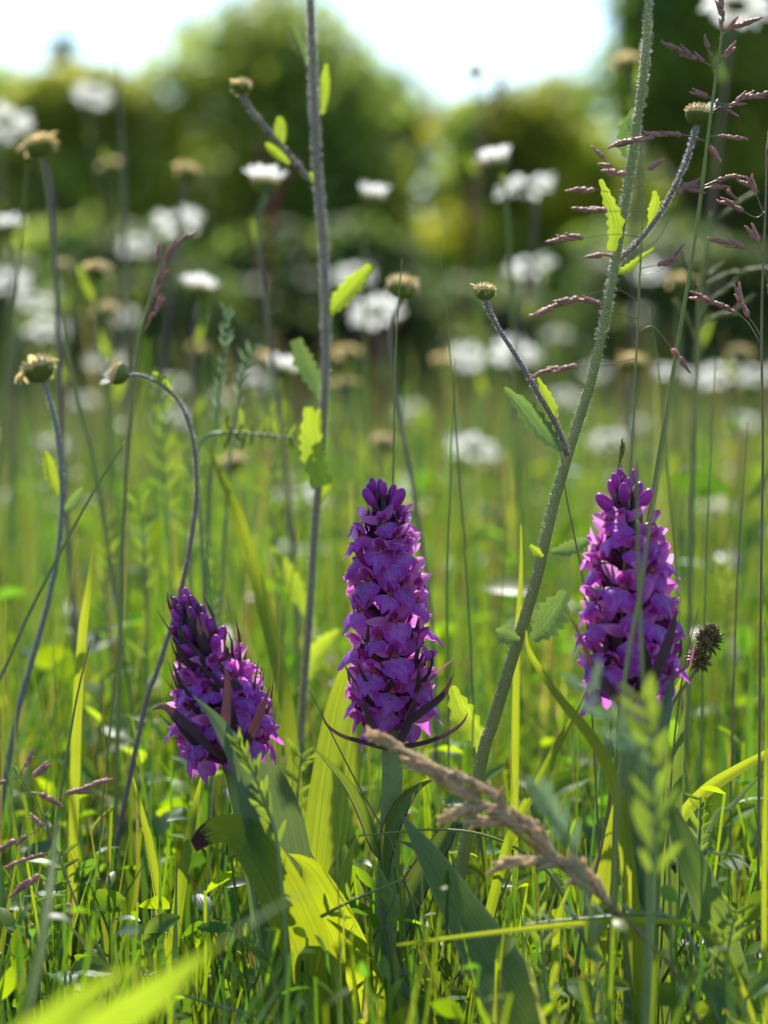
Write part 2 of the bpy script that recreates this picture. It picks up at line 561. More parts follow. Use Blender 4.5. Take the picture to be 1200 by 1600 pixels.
def tree(name, label, cat, x, y, width, height, tint, n=9000, group=None, low=0.05, lobes=26, leaf=0.11, yellow=0.3, depth=None):
    root = thing(name, label, cat, (x, y, 0), group)
    # trunk and limbs
    tb = MB()
    depth = depth or width * 0.8
    nl = 5 if height > 3 else 3
    top = np.array([0.05 * width, 0, height * 0.62])
    tb.tube(smooth([(0, 0, -0.05), (0.02 * width, 0, height * 0.3), top], 8), [0.03 * height, 0.022 * height, 0.01 * height], 8)
    for k in range(nl):
        an = k * 2.4 + rng.uniform(0, 0.6)
        h0 = height * rng.uniform(0.15, 0.42)
        e = np.array([math.cos(an) * width * 0.33, math.sin(an) * depth * 0.33, height * rng.uniform(0.55, 0.85)])
        st = np.array([0.02 * width, 0, h0])
        tb.tube(smooth([st, (st + e) / 2 + (0, 0, -0.04 * height), e], 6), [0.013 * height, 0.004 * height], 6)
    me = tb.mesh('trunk', 'bark')
    link('trunk', me, root)
    # crown: lobes on and in an uneven dome, leaves mostly near each lobe's skin
    C, Nn, S, T = [], [], [], []
    per = n // lobes
    for k in range(lobes):
        th = rng.uniform(0, 2 * math.pi)
        zz = rng.uniform(low, 1.0) ** 0.85
        rad = math.sqrt(max(0.03, 1 - max(0, (zz - 0.45) / 0.58) ** 2)) * rng.uniform(0.35, 0.86)
        R = rng.uniform(0.13, 0.24) * min(width, height)
        c = np.array([math.cos(th) * rad * width / 2, math.sin(th) * rad * depth / 2, zz * (height - R * 0.8)])
        c[2] = max(c[2], R * 0.5)
        d = rng.normal(size=(per, 3))
        d /= np.linalg.norm(d, axis=1)[:, None]
        rr = R * rng.uniform(0.25, 1.12, per) ** 0.6
        p = c + d * rr[:, None] * (1.15, 1.15, 0.85)
        p += rng.normal(size=(per, 3)) * 0.05 * R
        nn = d * 0.7 + rng.normal(size=(per, 3)) * 0.55 + (0, 0, 0.6)
        nn /= np.linalg.norm(nn, axis=1)[:, None]
        tt = np.array(tint) * rng.uniform(0.7, 1.35)
        tt = tt * (1 + yellow * rng.uniform(-0.4, 1.0) * np.array([1.0, 0.45, -0.2]))
        tt = tt[None] * rng.uniform(0.75, 1.25, (per, 1))
        C.append(p); Nn.append(nn); T.append(tt)
    C = np.vstack(C); Nn = np.vstack(Nn); T = np.vstack(T)
    ok = C[:, 2] > 0.02
    v, f, t = leaf_cloud(C[ok], Nn[ok], leaf, T[ok])
    link('crown', raw_mesh('crown', v, f, t, 'tree_leaf'), root)
    return root


def tree_px(px, d, wpx, ytop, *a, **k):
    p = P(px, HORIZON, d)
    s = K * d
    return dict(x=p[0], y=p[1], width=wpx * s, height=CAM_H + (HORIZON - ytop) * s)


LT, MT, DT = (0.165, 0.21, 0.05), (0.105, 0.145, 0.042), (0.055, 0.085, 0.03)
G_TREE = 'trees and bushes beyond the meadow'
for (name, label, cat, px, d, wpx, ytop, tint, n, kw) in [
    ('broadleaf_tree', 'big domed green tree rising into the sky gap beyond the meadow', 'tree', 395, 44, 470, -25, MT, 15000, dict(lobes=40, yellow=0.5)),
    ('broadleaf_tree', 'round shoulder tree leaning out of the big domed tree towards the open sky', 'tree', 560, 46, 290, 95, MT, 9000, dict(lobes=26, yellow=0.4)),
    ('broadleaf_tree', 'tall dark tree closing the sky gap above the purple grass heads', 'tree', 1110, 40, 420, -150, (0.11, 0.16, 0.04), 16000, dict(lobes=44, yellow=0.4)),
    ('broadleaf_tree', 'very tall tree behind the dark one beside the purple grass heads', 'tree', 1260, 48, 420, -200, MT, 12000, dict(lobes=36, yellow=0.4)),
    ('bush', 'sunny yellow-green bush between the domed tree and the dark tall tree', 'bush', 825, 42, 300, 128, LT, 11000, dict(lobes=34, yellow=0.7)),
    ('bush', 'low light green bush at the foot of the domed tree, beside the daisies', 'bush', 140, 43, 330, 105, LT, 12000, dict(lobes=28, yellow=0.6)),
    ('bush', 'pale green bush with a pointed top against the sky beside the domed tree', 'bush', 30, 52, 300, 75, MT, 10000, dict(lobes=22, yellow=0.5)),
    ('young_tree', 'slender tree with a spiky top standing out of the bushes into the sky', 'tree', 95, 55, 90, 50, MT, 3500, dict(lobes=18, yellow=0.3)),
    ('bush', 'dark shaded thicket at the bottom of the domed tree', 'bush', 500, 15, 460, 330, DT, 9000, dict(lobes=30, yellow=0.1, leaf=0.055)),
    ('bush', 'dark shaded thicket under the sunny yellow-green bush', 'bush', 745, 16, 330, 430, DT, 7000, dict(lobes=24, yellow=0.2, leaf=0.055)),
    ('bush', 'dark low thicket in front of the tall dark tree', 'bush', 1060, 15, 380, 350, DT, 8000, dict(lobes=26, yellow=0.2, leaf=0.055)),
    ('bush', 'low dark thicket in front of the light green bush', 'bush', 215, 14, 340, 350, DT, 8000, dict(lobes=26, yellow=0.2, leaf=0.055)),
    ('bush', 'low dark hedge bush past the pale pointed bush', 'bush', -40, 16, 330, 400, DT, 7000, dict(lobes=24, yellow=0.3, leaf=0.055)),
    ('far_tree', 'far tree showing dimly between the low light green bush and the domed tree', 'tree', 200, 60, 420, 150, MT, 11000, dict(lobes=34, yellow=0.3)),
    ('far_tree', 'far tree mass behind the middle of the domed tree', 'tree', 460, 62, 460, 110, MT, 12000, dict(lobes=34, yellow=0.3)),
    ('far_tree', 'far tree filling in behind the sunny yellow-green bush', 'tree', 800, 60, 400, 170, MT, 11000, dict(lobes=34, yellow=0.5)),
    ('far_tree', 'far tree filling in behind the tall dark tree', 'tree', 1080, 60, 380, 60, MT, 12000, dict(lobes=34, yellow=0.3)),
    ('far_tree', 'far tree past the pale pointed bush', 'tree', -60, 62, 400, 150, MT, 10000, dict(lobes=30, yellow=0.3)),
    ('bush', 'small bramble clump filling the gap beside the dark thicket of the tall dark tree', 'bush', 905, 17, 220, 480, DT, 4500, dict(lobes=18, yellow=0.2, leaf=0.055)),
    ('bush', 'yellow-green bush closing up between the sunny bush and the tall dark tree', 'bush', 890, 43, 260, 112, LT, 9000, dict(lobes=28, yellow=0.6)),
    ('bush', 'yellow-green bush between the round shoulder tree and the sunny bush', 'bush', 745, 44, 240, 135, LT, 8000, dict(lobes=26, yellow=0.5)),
    ('bush', 'hedge bush past the very tall tree', 'bush', 1430, 42, 380, 180, MT, 8000, dict(lobes=24, yellow=0.4)),
]:
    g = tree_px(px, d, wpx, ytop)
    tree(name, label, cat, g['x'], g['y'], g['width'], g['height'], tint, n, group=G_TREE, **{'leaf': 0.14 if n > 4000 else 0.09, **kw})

# ------------------------------------------------------------------ grass of the meadow (nobody could count it)
def grass_arrays(root, H, az, lean, bend, width, yaw, tint, k=4, culm=False):
    n = len(root)
    t = np.linspace(0, 1, k + 1)[None, :, None]
    dirv = np.stack([np.cos(az), np.sin(az), np.zeros(n)], 1)[:, None, :]
    Hh = H[:, None, None]
    c = root[:, None, :] + np.array([0, 0, 1.0]) * Hh * (t - 0.35 * bend[:, None, None] * t ** 2.5) \
        + dirv * Hh * (lean[:, None, None] * t + bend[:, None, None] * t ** 2.2)
    tw = yaw[:, None] + (t[:, :, 0] * rng.uniform(-1.2, 1.2, n)[:, None] if not culm else 0 * t[:, :, 0])
    side = np.stack([np.cos(tw), np.sin(tw), np.zeros_like(tw)], 2)
    prof = (np.clip(1.0 - t ** 1.8, 0.02, 1) * (0.55 + 0.45 * np.sin(np.pi * np.clip(t * 1.3, 0, 1)))) if not culm else (1 - 0.55 * t)
    w = width[:, None, None] * prof
    a, b = c - side * w, c + side * w
    v = np.stack([a, b], 2).reshape(n, -1, 3)
    base = (np.arange(n) * (k + 1) * 2)[:, None, None]
    i = np.arange(k)[None, :, None] * 2
    q = np.array([0, 1, 3, 2])[None, None, :]
    f = (base + i + q).reshape(-1, 4)
    tt = np.repeat(tint, (k + 1) * 2, axis=0)
    return v.reshape(-1, 3), f, tt


def scatter(n, d0, d1, margin, power=1.0):
    """roots over a wedge of ground in front of the lens and well to both sides"""
    u = rng.uniform(0, 1, n * 3)
    d = np.sqrt(d0 ** 2 + u * (d1 ** 2 - d0 ** 2)) if power == 1 else d0 * (d1 / d0) ** u
    half = 0.135 * d + margin
    x = rng.uniform(-1, 1, n * 3) * half
    # keep even ground density inside the wedge
    keep = rng.uniform(0, 1, n * 3) < (half / half.max() if power == 1 else 1)
    x, d = x[keep][:n], d[keep][:n]
    return np.stack([x, d, np.full(len(x), -0.005)], 1)


def top_row(z, d):
    return HORIZON + (CAM_H - z) / (K * d)


GREENS = np.array([(0.075, 0.125, 0.016), (0.06, 0.12, 0.02), (0.1, 0.14, 0.015), (0.045, 0.1, 0.022), (0.12, 0.14, 0.02), (0.08, 0.1, 0.03), (0.05, 0.1, 0.045), (0.035, 0.075, 0.02)])
DRYS = np.array([(0.22, 0.17, 0.08), (0.16, 0.1, 0.06), (0.2, 0.18, 0.09), (0.13, 0.06, 0.04)])


def tints(n, dry=0.1):
    c = GREENS[rng.integers(0, len(GREENS), n)]
    m = rng.uniform(0, 1, n) < dry
    c = np.where(m[:, None], DRYS[rng.integers(0, len(DRYS), n)], c)
    return c * rng.uniform(0.7, 1.3, (n, 1))


def clump(r, seed=0.0):
    """slow wander over the ground, -1..1"""
    x, y = r[:, 0], r[:, 1]
    a = np.sin(x * 9.1 + 2.3 * np.sin(y * 3.7 + seed) + seed) + np.sin(y * 6.3 + 1.9 * np.sin(x * 5.1) + 2 * seed) + np.sin(x * 23 + y * 17 + seed) * 0.6
    return a / 2.6


def grass_layer(name, label, n, d0, d1, margin, hr, wr, lean, bend, dry, k, culm=False, rows=None, mat='grass', power=1):
    r = scatter(n, d0, d1, margin, power)
    n = len(r)
    cl = clump(r, n * 0.001)
    H = rng.uniform(*hr, n) * (0.85 + (0.25 if mat == 'grass' else 0.42) * cl)
    if rows:           # keep the open view to the flowers: short growth in front, taller behind
        dd = r[:, 1]
        lim = np.interp(dd, rows[0], rows[1]) + rng.normal(0, rows[2], n)
        zmax = CAM_H - (lim - HORIZON) * K * dd
        H = np.minimum(H, np.maximum(zmax, 0.02) * rng.uniform(0.8, 1.0, n))
    v, f, t = grass_arrays(r, H, rng.uniform(0, 6.283, n), rng.uniform(0, lean, n), rng.uniform(0, bend, n) ** 1.5,
                           rng.uniform(*wr, n) * np.clip(0.35 + H / hr[1], 0.3, 1.1), rng.uniform(0, 3.14, n), tints(n, dry) * (1 + (0.35 if mat == 'grass' else 0.6) * clump(r, 5.0))[:, None], k, culm)
    o = link(name, raw_mesh(name, v, f, t, mat))
    tag(o, label, 'grass', kind='stuff')
    return o


ROWS = ([0.5, 0.8, 0.95, 1.08, 1.25, 1.6, 2.2], [1560, 1500, 1400, 1240, 1070, 880, 720], 70)
grass_layer('grass', 'green grass blades growing round the three orchids', 7500, 0.6, 2.0, 0.28, (0.05, 0.24), (0.0012, 0.0034), 0.22, 0.5, 0.1, 7, rows=ROWS)
grass_layer('grass', 'thin upright grass stalks among the orchids', 2600, 0.95, 2.6, 0.3, (0.12, 0.36), (0.0005, 0.0010), 0.2, 0.12, 0.25, 5, culm=True,
            rows=([0.8, 1.0, 1.15, 1.5, 2.4], [1450, 1300, 900, 640, 560], 110))
grass_layer('grass', 'soft blurred meadow grass behind the orchids', 16000, 2.0, 7.0, 0.6, (0.07, 0.22), (0.0012, 0.003), 0.3, 0.5, 0.25, 5, mat='far_grass')
grass_layer('grass', 'thin blurred grass stalks between the daisies', 4200, 1.8, 6.0, 0.6, (0.15, 0.34), (0.0007, 0.0013), 0.2, 0.15, 0.4, 4, culm=True, mat='far_grass')
grass_layer('grass', 'far meadow grass reaching to the bushes', 42000, 7.0, 40.0, 2.5, (0.1, 0.24), (0.003, 0.008), 0.3, 0.5, 0.15, 4, mat='far_grass', power=0)


# low leafy growth: clover, vetch and trefoil leaves
def leaf_layer(name, label, n, d0, d1, margin, zr, sr, rows):
    r = scatter(n, d0, d1, margin)
    n = len(r)
    z = rng.uniform(0, 1, n) ** 1.2 * (zr[1] - zr[0]) + zr[0]
    lim = np.interp(r[:, 1], rows[0], rows[1]) + rng.normal(0, rows[2], n)
    zmax = np.maximum(CAM_H - (lim - HORIZON) * K * r[:, 1], 0.012)
    z = np.minimum(z, zmax * rng.uniform(0.4, 1, n))
    c = r.copy()
    c[:, 2] = z
    nn = rng.normal(size=(n, 3)) * 0.6 + (0, -0.1, 0.65)
    nn /= np.linalg.norm(nn, axis=1)[:, None]
    a = rng.normal(size=(n, 3)); a -= nn * (a * nn).sum(1)[:, None]; a /= np.linalg.norm(a, axis=1)[:, None]
    b = np.cross(nn, a)
    L = rng.uniform(*sr, n)[:, None]
    L = L * np.interp(r[:, 1], [0.82, 1.15], [0.5, 1.0])[:, None]
    W = L * rng.uniform(0.2, 0.55, n)[:, None]
    rows_t = [(-1, 0.06), (-0.7, 0.55), (-0.2, 1.0), (0.35, 0.95), (0.8, 0.5), (1, 0.05)]
    cols = []
    for (t, w) in rows_t:
        mid = c + a * L * t - nn * L * 0.16 * t * t
        cols += [mid - b * W * w + nn * W * 0.22 * w, mid - nn * W * 0.0, mid + b * W * w + nn * W * 0.22 * w]
    v = np.stack(cols, 1).reshape(-1, 3)
    m = len(rows_t)
    q = np.array([(i * 3 + k, i * 3 + k + 1, (i + 1) * 3 + k + 1, (i + 1) * 3 + k) for i in range(m - 1) for k in range(2)])
    f = (np.arange(n)[:, None, None] * (m * 3) + q[None]).reshape(-1, 4)
    # a thin stalk for each leaf
    base = np.array([(0.07, 0.14, 0.02), (0.1, 0.17, 0.014), (0.05, 0.12, 0.03), (0.13, 0.18, 0.012), (0.04, 0.09, 0.03)])
    tt = base[rng.integers(0, len(base), n)] * rng.uniform(0.75, 1.3, (n, 1))
    t1 = np.repeat(tt, m * 3, axis=0)
    st = r.copy()
    st[:, :2] += rng.normal(0, 0.008, (n, 2))
    foot = c - a * L
    wv = np.tile(np.array([[0.0005, 0, 0]]), (n, 1))
    mid = (st + foot) / 2 + rng.normal(0, 0.004, (n, 3))
    sv = np.stack([st - wv, st + wv, mid - wv, mid + wv, foot - wv, foot + wv], 1).reshape(-1, 3)
    sq = np.array([(0, 1, 3, 2), (2, 3, 5, 4)])
    sf = (np.arange(n)[:, None, None] * 6 + sq[None]).reshape(-1, 4) + len(v)
    o = link(name, raw_mesh(name, np.vstack([v, sv]), np.vstack([f, sf]), np.vstack([t1, np.repeat(tt * 0.8, 6, axis=0)]), 'cover_leaf'))
    return tag(o, label, 'ground cover', kind='stuff')


leaf_layer('ground_cover', 'low clover and vetch leaves filling the gaps under the orchids', 6500, 0.82, 1.9, 0.25, (0.008, 0.15), (0.004, 0.010),
           ([0.5, 0.85, 1.0, 1.2, 1.9], [1560, 1470, 1380, 1180, 980], 80))
grass_layer('grass', 'wider green and yellowish blades between the orchid leaves', 1000, 0.7, 1.7, 0.25, (0.06, 0.22), (0.0028, 0.0055), 0.3, 0.6, 0.06, 8, rows=ROWS)
grass_layer('grass', 'dark tall herbs standing in clumps between the far daisies', 3800, 3.0, 11.0, 0.8, (0.16, 0.36), (0.003, 0.006), 0.35, 0.4, 0.25, 5, mat='dark_grass')
leaf_layer('ground_cover', 'blurred leafy growth among the daisy stems', 7000, 1.4, 3.8, 0.35, (0.03, 0.24), (0.006, 0.017),
           ([1.4, 2.0, 3.8], [900, 760, 690], 70))

# ------------------------------------------------------------------ orchids
def petal_part(mb, L, W, base, d0, d1, up, cup=0.35, rows=7, cols=5, tipw=0.12, mi=0, side_bend=0.0):
    """petal from base, heading d0 at the foot and d1 at the tip"""
    base = np.array(base, float)
    p = base.copy()
    pts = []
    for i in range(rows):
        t = i / (rows - 1)
        pts.append(p.copy())
        d = unit(np.array(d0) * (1 - t) + np.array(d1) * t)
        p = p + d * L / (rows - 1)
    w = [max(0.25, 0) * W] + [W * (math.sin(math.pi * min(1, 0.18 + 0.82 * t)) ** 0.7 if t < 0.99 else tipw) for t in np.linspace(0.12, 1, rows - 1)]
    mb.blade(pts, w, facing=up, fold=cup, cols=cols, mi=mi, ruffle=0.06)


def lip_mesh(k):
    mb = MB()
    r = random.Random(k)
    nr, nc = 10, 11
    L, W = 0.0098 * r.uniform(0.92, 1.08), 0.0050 * r.uniform(0.9, 1.1)
    a0, a1 = math.radians(r.uniform(22, 42)), math.radians(r.uniform(72, 98))
    ph = r.uniform(0, 6)
    # profile
    prof = [(0.0008, -0.0002)]
    for i in range(24):
        a = a0 + (a1 - a0) * min(1, (i / 23) * 1.5)
        prof.append((prof[-1][0] + math.cos(a) * L / 23, prof[-1][1] - math.sin(a) * L / 23))
    prof = np.array(prof)
    back = r.uniform(0.25, 0.5)
    v, uv = [], []
    for i in range(nr):
        for c in range(nc):
            u = -1 + 2 * c / (nc - 1)
            t = i / (nr - 1)
            le = 0.84 - 0.3 * u * u + 0.2 * math.exp(-(u / 0.18) ** 2) - 0.13 * math.exp(-((abs(u) - 0.4) / 0.1) ** 2)
            tv = t * le
            s = min(1, t / 0.62)
            hw = 0.0011 + (W - 0.0011) * (s * s * (3 - 2 * s))
            if t > 0.8:
                hw *= 1 - 0.1 * (t - 0.8) / 0.2
            y = np.interp(tv * 24, range(25), prof[:, 0])
            z = np.interp(tv * 24, range(25), prof[:, 1])
            x = hw * u
            y -= back * abs(x) * abs(u) * (0.4 + t)
            y += 0.0006 * math.sin(6 * u + ph + 4 * t) * t
            z += 0.0003 * math.sin(5 * u + ph * 2) * t
            v.append((x, y, z))
            uv.append((u, t))
    f = [(i * nc + c, i * nc + c + 1, (i + 1) * nc + c + 1, (i + 1) * nc + c) for i in range(nr - 1) for c in range(nc - 1)]
    mb.add(v, f, uv)
    return mb.mesh('lip', 'lip')


def hood_mesh(k):
    mb = MB()
    r = random.Random(100 + k)
    j = lambda s: r.uniform(-s, s)
    # dorsal sepal and the two inner petals close into a hood
    petal_part(mb, 0.0072, 0.0021, (0, -0.0004, 0.0008), (j(.1), 0.55, 1), (j(.2), 1, -0.35 + j(.2)), (0, 1, -0.9), 0.75)
    for s in (-1, 1):
        petal_part(mb, 0.0062, 0.0017, (s * 0.0011, 0.0, 0.0008), (s * 0.5, 0.6, 1), (-s * 0.4, 1, -0.25 + j(.2)), (-s * 0.9, 0.6, -0.5), 0.5)
    # column and mouth
    mb.ball((0, 0.0009, 0.0012), (0.0008, 0.0010), (0, 0.5, 1), 7, 5, mi=2)
    mb.tube([(0, 0.0018, 0.0003), (0, -0.0006, 0.0003)], [0.0012, 0.0009], 7, mi=2)
    # spur and twisted seed pod behind
    mb.tube(smooth([(0, 0.0006, -0.0003), (0, -0.0035, -0.0022), (0, -0.0072, -0.0052)], 6), [0.0013, 0.0012, 0.0006], 6, mi=0)
    mb.tube(smooth([(0, 0, 0.0004), (0, -0.004, -0.0008), (0, -0.0105, -0.0065)], 6), [0.0011, 0.0015, 0.0011], 6, mi=1)
    return mb.mesh('floret', ['petal', 'ovary', 'throat'])


def sepal_mesh(k):
    r = random.Random(200 + k)
    mb = MB()
    s = 1 if k % 2 else -1
    up = r.uniform(0.1, 0.9)
    petal_part(mb, 0.0092 * r.uniform(0.85, 1.1), 0.0019, (s * 0.0008, 0, 0.0008), (s * 0.9, 0.25, 0.5), (s * 0.8, r.uniform(-0.4, 0.3), up), (-s * 0.3, 1, -0.2 + r.uniform(-.5, .5)), 0.3, tipw=0.06)
    return mb.mesh('sepal', 'sepal')


def bud_mesh(k):
    mb = MB()
    mb.ball((0, 0.0028, 0), (0.0021, 0.0043), (0, 1, 0.15), 9, 8, p=0.85)
    mb.tube(smooth([(0, 0, 0), (0, -0.004, -0.001), (0, -0.007, -0.004)], 5), [0.0013, 0.0014, 0.001], 6, mi=1)
    return mb.mesh('bud', ['bud', 'ovary'])


def bract_mesh(k, L, W):
    r = random.Random(300 + k)
    mb = MB()
    # local y outward, z up
    pts = smooth([(0, 0, 0), (0, L * 0.3, L * 0.18), (r.uniform(-.1, .1) * L, L * 0.55, L * 0.55), (r.uniform(-.2, .2) * L, L * r.uniform(0.5, 0.8), L * 0.98)], 10)
    mb.blade(pts, [0.5 * W, W, 0.85 * W, 0.5 * W, 0.03 * W], facing=(0, -1, 0.6), fold=0.45, cols=3)
    return mb.mesh('bract', 'bract')


LIPS = [lip_mesh(k) for k in range(7)]
HOODS = [hood_mesh(k) for k in range(6)]
SEPALS = [sepal_mesh(k) for k in range(10)]
BUD = bud_mesh(0)
BRACTS = [bract_mesh(k, 0.017, 0.0021) for k in range(6)]


def set_local(o, M):
    o.matrix_parent_inverse = Matrix.Identity(4)
    o.matrix_basis = M


def orchid(label, axis, stem_pts, n, open_to, rprof, fscale=1.0, bract_scale=1.0, seed=1, lean_up=0.0, bract_top=1.0, turn=0.0):
    """axis: spike from base to tip (world points); florets up to open_to of its length, buds above"""
    r = random.Random(seed)
    stem = smooth(rooted(stem_pts), 26)
    base = stem[-1].copy()
    base[2] = 0
    root = thing('marsh_orchid', label, 'orchid', base, 'purple marsh orchids')
    ax = smooth(axis, 40)
    cum = np.linspace(0, 1, 40)
    # stem below and the dark axis inside the spike
    mb = MB()
    mb.tube(stem, [0.0036, 0.0040, 0.0045, 0.0055], 18, ridges=6)
    mb.build('stem', 'orchid_stem', root)
    mb = MB()
    mb.tube(ax, [0.0042, 0.0034, 0.0024, 0.0008], 12, ridges=4)
    mb.build('spike_axis', 'orchid_stem_dark', root)
    inv = np.array(root.location)
    for i in range(n):
        t = (i + 0.5) / n
        t = t ** 1.02
        p = np.array([np.interp(t, cum, ax[:, c]) for c in range(3)])
        q = np.array([np.interp(min(1, t + 0.05), cum, ax[:, c]) for c in range(3)])
        q0 = np.array([np.interp(max(0, t - 0.05), cum, ax[:, c]) for c in range(3)])
        T = unit(q - q0)
        a = i * 2.39996 + r.uniform(-0.38, 0.38) + turn
        e1 = unit(np.cross(T, (0, 1, 0)))
        e2 = np.cross(T, e1)
        O = e1 * math.cos(a) + e2 * math.sin(a)
        R = np.interp(t, rprof[0], rprof[1])
        # bract from the axis under each floret
        bs = bract_scale * np.interp(t, [0, 0.25, 0.7, 1], [1.35, 1.05, 0.8, 0.4 * bract_top]) * r.uniform(0.85, 1.15)
        b = link('bract', BRACTS[r.randrange(6)], root)
        th = math.radians(np.interp(t, [0, 0.5, 1], [50, 68, 90]) + r.uniform(-6, 6)) - math.radians(56)
        Os = unit(O + e2 * r.uniform(-.15, .15))
        set_local(b, frame_matrix(p - inv + O * 0.002 - T * 0.003, Os * math.cos(th) + T * math.sin(th), T * math.cos(th) - Os * math.sin(th), bs))
        if t > open_to:
            up = np.interp(t, [open_to, 1], [0.7, 2.6])
            y = unit(O + T * (up + r.uniform(-.2, .3)))
            o = link('bud', BUD, root)
            s = fscale * np.interp(t, [open_to, 1], [1.0, 0.55]) * r.uniform(0.9, 1.1)
            set_local(o, frame_matrix(p - inv + O * R * 0.75 + T * 0.003, y, np.cross(np.cross(y, T), y) if abs(np.dot(y, T)) < 0.98 else O, s))
            continue
        y = unit(O + T * (np.interp(t, [0, open_to], [-0.12, 0.25]) + r.uniform(-.2, .2)) + e1 * r.uniform(-.12, .12))
        z = T + e1 * r.uniform(-.35, .35)
        s = fscale * np.interp(t, [0, 0.5, open_to], [1.02, 1.05, 0.78]) * r.uniform(0.9, 1.1)
        o = link('floret', HOODS[r.randrange(len(HOODS))], root)
        set_local(o, frame_matrix(p - inv + O * R + T * r.uniform(-.0015, .0015), y, z, s))
        lp = link('lip', LIPS[r.randrange(len(LIPS))], o)
        lp.rotation_euler = (r.uniform(-.25, .25), r.uniform(-.12, .12), r.uniform(-.2, .2))
        k = r.randrange(5) * 2
        for kk in (k, k + 1):
            link('sepal', SEPALS[kk], o).rotation_euler = (r.uniform(-.3, .3), r.uniform(-.3, .3), r.uniform(-.2, .2))
    return root


def leaf(parent, spec, d, wpx, mat, name='leaf', label=None, facing=None, fold=0.2, roll=0.0, n=26, cols=7, ruffle=0.0, teeth=0, world=None):
    pts = smooth(world if world is not None else path(spec, d), n)
    mb = MB()
    mb.blade(pts, np.array(wpx) * K * d * 0.5, facing=facing, fold=fold, roll=roll, ruffle=ruffle, teeth=teeth, cols=cols)
    o = mb.build(name, mat, parent)
    if label:
        o['label'] = label
    return o


def down(spec, d, extra=0):
    """photo leaf given base first: extend the base end into the ground"""
    p = path(spec, d)
    return rooted(p[::-1], k=0.4)[::-1]


# the middle orchid
oc = orchid('upright purple orchid in full bloom with a bare ridged stem, taller than wide',
            path([(612, 1128), (610, 1050), (606, 930), (601, 840), (595, 776)], 1.06),
            path([(612, 1128), (613, 1200), (610, 1300), (604, 1400), (600, 1520)], 1.06),
            64, 0.88, ([0, 0.15, 0.5, 0.8, 1], [0.0085, 0.0112, 0.0108, 0.0078, 0.002]), 1.08, 1.0, seed=4)
leaf(oc, [], 1.1, [56, 70, 84, 82, 70, 44], 'orchid_leaf', label='broad sunlit yellow-green leaf standing behind the stem', fold=0.1, facing=(0.1, -1, -0.3),
     world=down([(500, 1500, 1.10), (508, 1370, 1.10), (524, 1220, 1.11), (543, 1100, 1.12), (560, 1030, 1.125)], 1.1))
leaf(oc, [(604, 1350, 1.056), (588, 1322), (570, 1270), (545, 1225), (515, 1192), (490, 1168)], 1.055, [8, 22, 26, 20, 11, 1], 'orchid_leaf_edge', fold=0.7, roll=0.7)
leaf(oc, [(600, 1375, 1.052), (606, 1310), (625, 1262), (650, 1232), (680, 1216)], 1.05, [12, 30, 28, 12, 1], 'orchid_leaf_edge', fold=0.5, roll=-0.3)
leaf(oc, [], 1.05, [24, 40, 44, 46, 34, 1], 'orchid_leaf_edge', fold=0.5,
     world=down([(600, 1560, 1.06), (612, 1470, 1.07), (645, 1390, 1.08), (690, 1315, 1.09), (722, 1262, 1.1)], 1.07))
leaf(oc, [], 1.02, [46, 70, 86, 84, 66, 20], 'orchid_leaf', label='broad glowing leaf bent to one side with a blunt tip', fold=0.15, facing=(0, -0.8, -0.6),
     world=down([(585, 1580, 1.03), (548, 1510, 1.02), (505, 1420, 1.01), (475, 1362, 1.01), (452, 1332, 1.02)], 1.02))
leaf(oc, [], 1.0, [40, 36, 28, 16, 1], 'orchid_leaf_edge', fold=0.4,
     world=down([(640, 1590, 1.0), (618, 1515, 1.01), (604, 1455, 1.02), (592, 1380, 1.04)], 1.02))
for sp, w in (([(606, 1170), (570, 1160), (535, 1150), (512, 1134), (502, 1116)], [8, 7, 5, 1]),
              ([(632, 1166), (665, 1160), (700, 1146), (722, 1130), (731, 1114)], [8, 7, 5, 1]),
              ([(628, 1138), (662, 1110), (692, 1086), (709, 1052)], [8, 13, 10, 1]),
              ([(634, 1120), (658, 1078), (685, 1050), (710, 1028)], [4, 6, 4, 1]),
              ([(600, 1165), (582, 1135), (572, 1110), (566, 1082)], [8, 13, 8, 1]),
              ([(622, 1165), (634, 1138), (642, 1115), (648, 1092)], [10, 15, 9, 1])):
    leaf(oc, sp, 1.045, w, 'bract' if sp[-1][1] > 1040 else 'bract_pink', name='bract', fold=0.4, n=12, cols=3)

leaf(oc, [], 1.03, [30, 52, 60, 50, 30, 2], 'orchid_leaf', fold=0.2, facing=(0, -0.8, -0.6),
     world=down([(520, 1600, 1.04), (500, 1530, 1.035), (490, 1460, 1.03), (488, 1400, 1.03)], 1.03))
# the leaning orchid
ol = orchid('leaning purple orchid with a dark tapering tip of unopened buds',
            path([(360, 1176), (347, 1112), (330, 1050), (310, 1000), (289, 952)], 1.02),
            path([(360, 1176), (378, 1250), (398, 1330), (418, 1430)], 1.02),
            70, 0.56, ([0, 0.25, 0.5, 0.7, 1], [0.0125, 0.013, 0.0095, 0.0058, 0.0022]), 1.06, 1.2, seed=9, bract_top=1.15, turn=0.8)
leaf(ol, [], 1.0, [20, 40, 48, 44, 26, 1], 'blade_blue', label='grey-green leaf clasping the lower flowers', fold=0.4,
     world=down([(432, 1470, 1.0), (412, 1330, 0.985), (385, 1215, 0.98), (345, 1135, 0.98), (301, 1086, 0.985)], 1.0))
leaf(ol, [], 1.04, [40, 56, 58, 50, 34, 4], 'blade_blue', fold=0.3,
     world=down([(470, 1470, 1.05), (458, 1330, 1.05), (440, 1250, 1.045), (412, 1190, 1.04), (388, 1150, 1.04)], 1.04))
